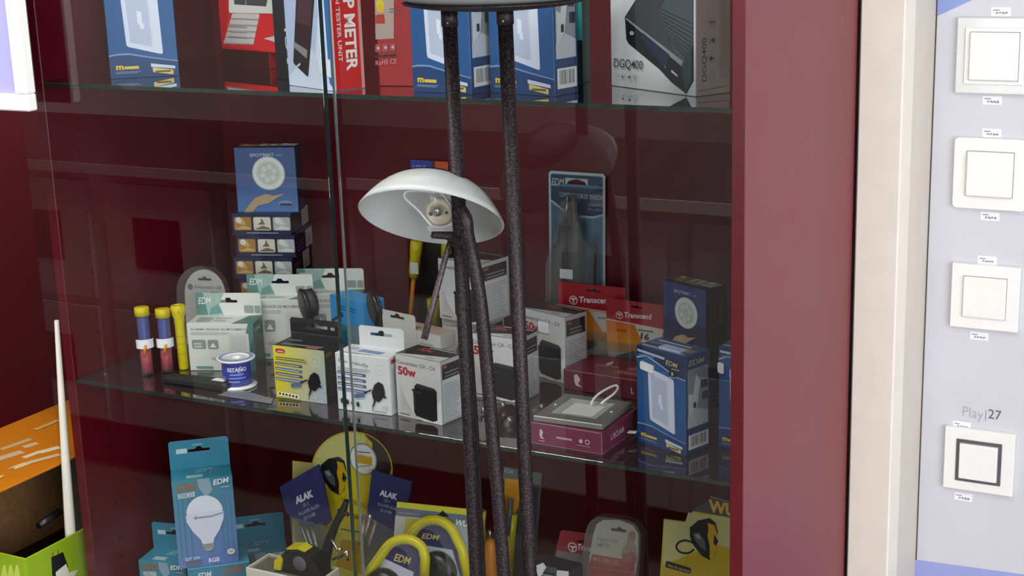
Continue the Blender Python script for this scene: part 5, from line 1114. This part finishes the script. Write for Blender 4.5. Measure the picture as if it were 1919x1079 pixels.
sw = [
 ((1795, 33), (1968, 45), (1791, 174), (1835, 62), (1900, 147), 'glass', 'wall switch with a clear glass frame, topmost of the column'),
 ((1790, 257), (1963, 263), (1788, 388), (1822, 287), (1905, 370), 'round', 'wall switch with a rounded white frame, second from the top'),
 ((1785, 492), (1958, 500), (1783, 611), (1816, 525), (1884, 592), 'plain', 'wall switch with a square white frame, third from the top'),
 ((1772, 798), (1903, 813), (1770, 912), (1797, 829), (1873, 905), 'dark', 'wall switch with a dark inner frame under the grey lettering, lowest of the column')]
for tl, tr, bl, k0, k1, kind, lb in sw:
    a = P(*tl, y=YP-.008); z0 = P(*bl, y=YP-.008).z; sz = a.z-z0
    x0, z1 = a.x, a.z; x1 = x0+sz*(1.0 if kind != 'dark' else 1.0)
    if kind == 'dark': x1 = P(*tr, y=YP-.008).x
    r = thing('wall_switch', lb, 'switch', V3(((x0+x1)/2, YP, z0)), 'white wall switches on the display board')
    b = MB(); mt = 'plastic_grey' if kind == 'glass' else 'plastic_white'
    if kind == 'glass': b.aab(x0, x1, YP-.009, YP-.0002, z0, z1, mat=mt, bev=.0012)
    elif kind == 'round':
        rr = .006; ol = []
        for cx, cz, a0 in ((x1-rr, z0+rr, -90), (x1-rr, z1-rr, 0), (x0+rr, z1-rr, 90), (x0+rr, z0+rr, 180)):
            for t in range(7): an = radians(a0+t*15); ol.append((cx+rr*cos(an)-x0, cz+rr*sin(an)-z0))
        b.slab(V3((x0, YP-.0085, z0)), V3((1, 0, 0)), V3((0, 0, 1)), V3((0, -1, 0)), ol, [], .0083, 'f4f3ef', 'plastic_white')
    else: b.aab(x0, x1, YP-.0095, YP-.0002, z0, z1, mat=mt, bev=.0008)
    b.build('frame', r)
    c0 = V3(((x0+x1)/2, 0, (z0+z1)/2)); hw = sz*.315
    if kind == 'dark': c0.z -= .001
    yb = YP-.0096
    if kind == 'glass':
        b = MB(); b.aab(c0.x-hw*1.22, c0.x+hw*1.22, yb-.002, yb, c0.z-hw*1.18, c0.z+hw*1.18, mat='plastic_white', bev=.0006); b.build('inner_frame', r); yb -= .0021
    if kind == 'dark':
        b = MB(); b.aab(c0.x-hw*1.08, c0.x+hw*1.08, yb-.0015, yb, c0.z-hw*1.08, c0.z+hw*1.08, mat='plastic_dark', bev=.0006); b.build('inner_frame', r); yb -= .0016; hw *= .90
    b = MB(); b.aab(c0.x-hw*1.025, c0.x+hw*1.025, yb-.0004, yb, c0.z-hw*1.025, c0.z+hw*1.025, 'a4a4a8', 'matte_print', 0); b.aab(c0.x-hw, c0.x+hw, yb-.0045, yb-.0004, c0.z-hw, c0.z+hw, mat='plastic_white', bev=.0018); b.build('rocker', r)  # grey slab behind the rocker draws the shadow gap around it
tags = [((1859, 14), 'above the topmost wall switch'), ((1843, 180), 'below the topmost wall switch'), ((1842, 241), 'above the second wall switch'), ((1839, 397), 'below the second wall switch'), ((1834, 479), 'above the third wall switch'), ((1819, 621), 'below the third wall switch'), ((1787, 788), 'above the lowest wall switch'), ((1790, 922), 'below the lowest wall switch')]
for (x, y), lb in tags:
    p = P(x, y, y=YP); b = MB(); b.hexa(V3((p.x-.001, YP-.0006, p.z-.012)), V3((.027, 0, 0)), V3((0, .0005, 0)), V3((0, 0, .0125)), 'f2f2f6', 'matte_print', .0001)
    q = Art(b, V3((p.x-.001, YP-.0006, p.z-.012)), V3((.027, 0, 0)), V3((0, 0, .0125)), 'matte_print', N=V3((0, -1, 0)))
    q.lines((.1, .62), (.45, .85), 1, '8a8a92', .5, .3); rr = random.Random(int(y)); 
    for k in range(4): u0 = .25+k*.16; q.line([(u0, .2+.1*rr.random()), (u0+.05, .5), (u0+.09, .2+.15*rr.random()), (u0+.12, .42)], .0007, '5a5a64')
    o = b.build('price_tag'); tag(o, 'tiny white price tag %s' % lb, 'price tag', 'price tags on the switch board'); recenter(o)

# ================================================================== LEFT: carton of tubes and lit frame
GX = -.062
gc = P(48, 1047, x=GX); ge = P(146, 1000, x=GX); zg = gc.z
dc = thing('tube_display_carton', 'orange and lime green open display carton for lamp tubes at lower left', 'box', V3((-.17, .06, ZL)))
x0 = -.31; y0 = gc.y; y1 = .26
b = MB(); zl0 = ZL+.0008
b.aab(GX-.003, GX, y0, y1, zl0, zg, {'all': '8eac1a', 'left': '8a6a3c'})
q = Art(b, V3((GX, y0, zl0)), V3((0, y1-y0, 0)), V3((0, 0, zg-zl0)), 'print', N=V3((1, 0, 0)))
q.poly([(96, 1044), (118, 1034), (128, 1062), (106, 1079), (98, 1079)], '17171a'); q.poly([(104, 1072), (124, 1056), (134, 1090), (108, 1100)], 'd8dcc8'); q.line([(100, 1046), (98, 1034)], .0012, '17171a'); q.line([(110, 1040), (108, 1030)], .0012, '17171a'); q.poly([(130, 1072), (146, 1066), (140, 1079), (128, 1079)], 'd0d4b8')
b.build('side_panel', dc)
b = MB(); b.aab(x0, GX-.0032, y0, y0+.003, zl0, zg+.0, {'all': '98b81c', 'back': '8a6a3c'})
q = Art(b, V3((x0, y0, zl0)), V3((GX-.0032-x0, 0, 0)), V3((0, 0, zg-zl0)), 'print', N=V3((0, -1, 0)))
for k in range(3): q.poly([(2+k*12, 1079), (6+k*12, 1058), (10+k*12, 1058), (14+k*12, 1079)], 'c8dc60')
b.build('front_panel', dc)
b = MB(); b.aab(x0, x0+.003, y0+.0032, y1, zl0, -.158, mat='cardboard'); b.aab(x0+.0032, GX-.03, y1-.003, y1, zl0, -.158, mat='cardboard'); b.aab(-.205, -.202, y0+.03, y1-.004, zg-.06, -.160, mat='cardboard'); b.build('inner_wall', dc)
b = MB(); zt0 = -.157; b.aab(x0, -.088, y0-.05, y1+.02, zt0, zt0+.004, {'all': 'c47410', 'bottom': '7a5632'})
q = Art(b, V3((x0, y0-.05, zt0+.004)), V3((-.088-x0, 0, 0)), V3((0, y1+.02-y0+.05, 0)), 'print', N=V3((0, 0, 1)))
def ptube(pts, w, tip):
    q.line(pts, w, 'd8b080'); q.line([pts[0], ((pts[0][0]*.8+pts[1][0]*.2), (pts[0][1]*.8+pts[1][1]*.2))], w*1.15, 'dcc8a0'); q.line([(pts[0][0]-9, pts[0][1]+3), pts[0]], w*.4, 'c0a070')
q.line([(2, 842), (58, 822)], .012, 'c0a878'); q.line([(44, 838), (70, 830)], .014, 'c8b48c'); q.line([(-10, 862), (42, 846)], .018, 'c4b094'); q.line([(44, 858), (76, 846)], .012, 'd8c8a8'); q.line([(74, 848), (112, 838)], .016, 'dccca8'); q.line([(24, 878), (52, 868)], .015, 'dcc090'); q.line([(52, 868), (112, 852)], .013, 'd0b48c'); q.line([(16, 880), (26, 876)], .006, 'b8a080'); q.line([(66, 806), (110, 788)], .010, 'd0a868')
q.line([(-8, 900), (4, 892)], .008, 'e0c060')
b.build('lid', dc)
b = MB(); b.tube([P(112, 958, x=-.10), P(72, 985, x=-.10)], .006, mat='black', n=12); b.build('dark_tube_end', dc)
r = thing('white_tube', 'cream white tube standing beside the glass door edge at lower left', 'tube', V3((-.0725, .0, ZL)))
t0 = P(131, 985, x=-.0735); t1 = P(106, 600, x=-.0735); dd = (t1-t0).normalized(); bt = t0-dd*((t0.z-ZL-.002)/dd.z)
b = MB(); b.tube([bt, t0, t1], [.0085, .0085, .0035], 'e8e2d0', 'cream', 18); b.build('tube_body', r)
# lit display frame
YF = -.088
fx1 = P(43, 110, y=YF-.02).x; fz0 = P(40, 209, y=YF-.02).z; fx0 = fx1-.5; fz1 = fz0+.36
r = thing('lit_display_frame', 'white framed glowing blue display hanging at the upper left', 'display', V3(((fx0+fx1)/2, YF, fz0)))
b = MB(); w_ = .024; b.aab(fx0, fx1, YF-.02, YF-.002, fz0, fz0+w_, mat='plastic_white', bev=.002); b.aab(fx0, fx1, YF-.02, YF-.002, fz1-w_, fz1, mat='plastic_white', bev=.002); b.aab(fx0, fx0+w_, YF-.02, YF-.002, fz0+w_+.0002, fz1-w_-.0002, mat='plastic_white', bev=.002); b.aab(fx1-w_, fx1, YF-.02, YF-.002, fz0+w_+.0002, fz1-w_-.0002, mat='plastic_white', bev=.002); b.build('frame', r)
b = MB(); b.aab(fx0+w_+.0003, fx1-w_-.0003, YF-.012, YF-.004, fz0+w_+.0003, fz1-w_-.0003, mat='screen_glow', bev=0); b.build('screen', r)
b = MB(); b.aab(fx1-.10, fx1-.072, YF-.0004, -.0565, fz0+.12, fz0+.20, mat='black'); b.build('bracket', r)
b = MB(); b.aab(fx0+.002, fx1-.002, YF-.0019, YF-.0005, fz0+.002, fz1-.002, mat='plastic_dark', bev=0); b.build('added_back_cover', r)  # unseen board added to block the screen's glow towards the door glass
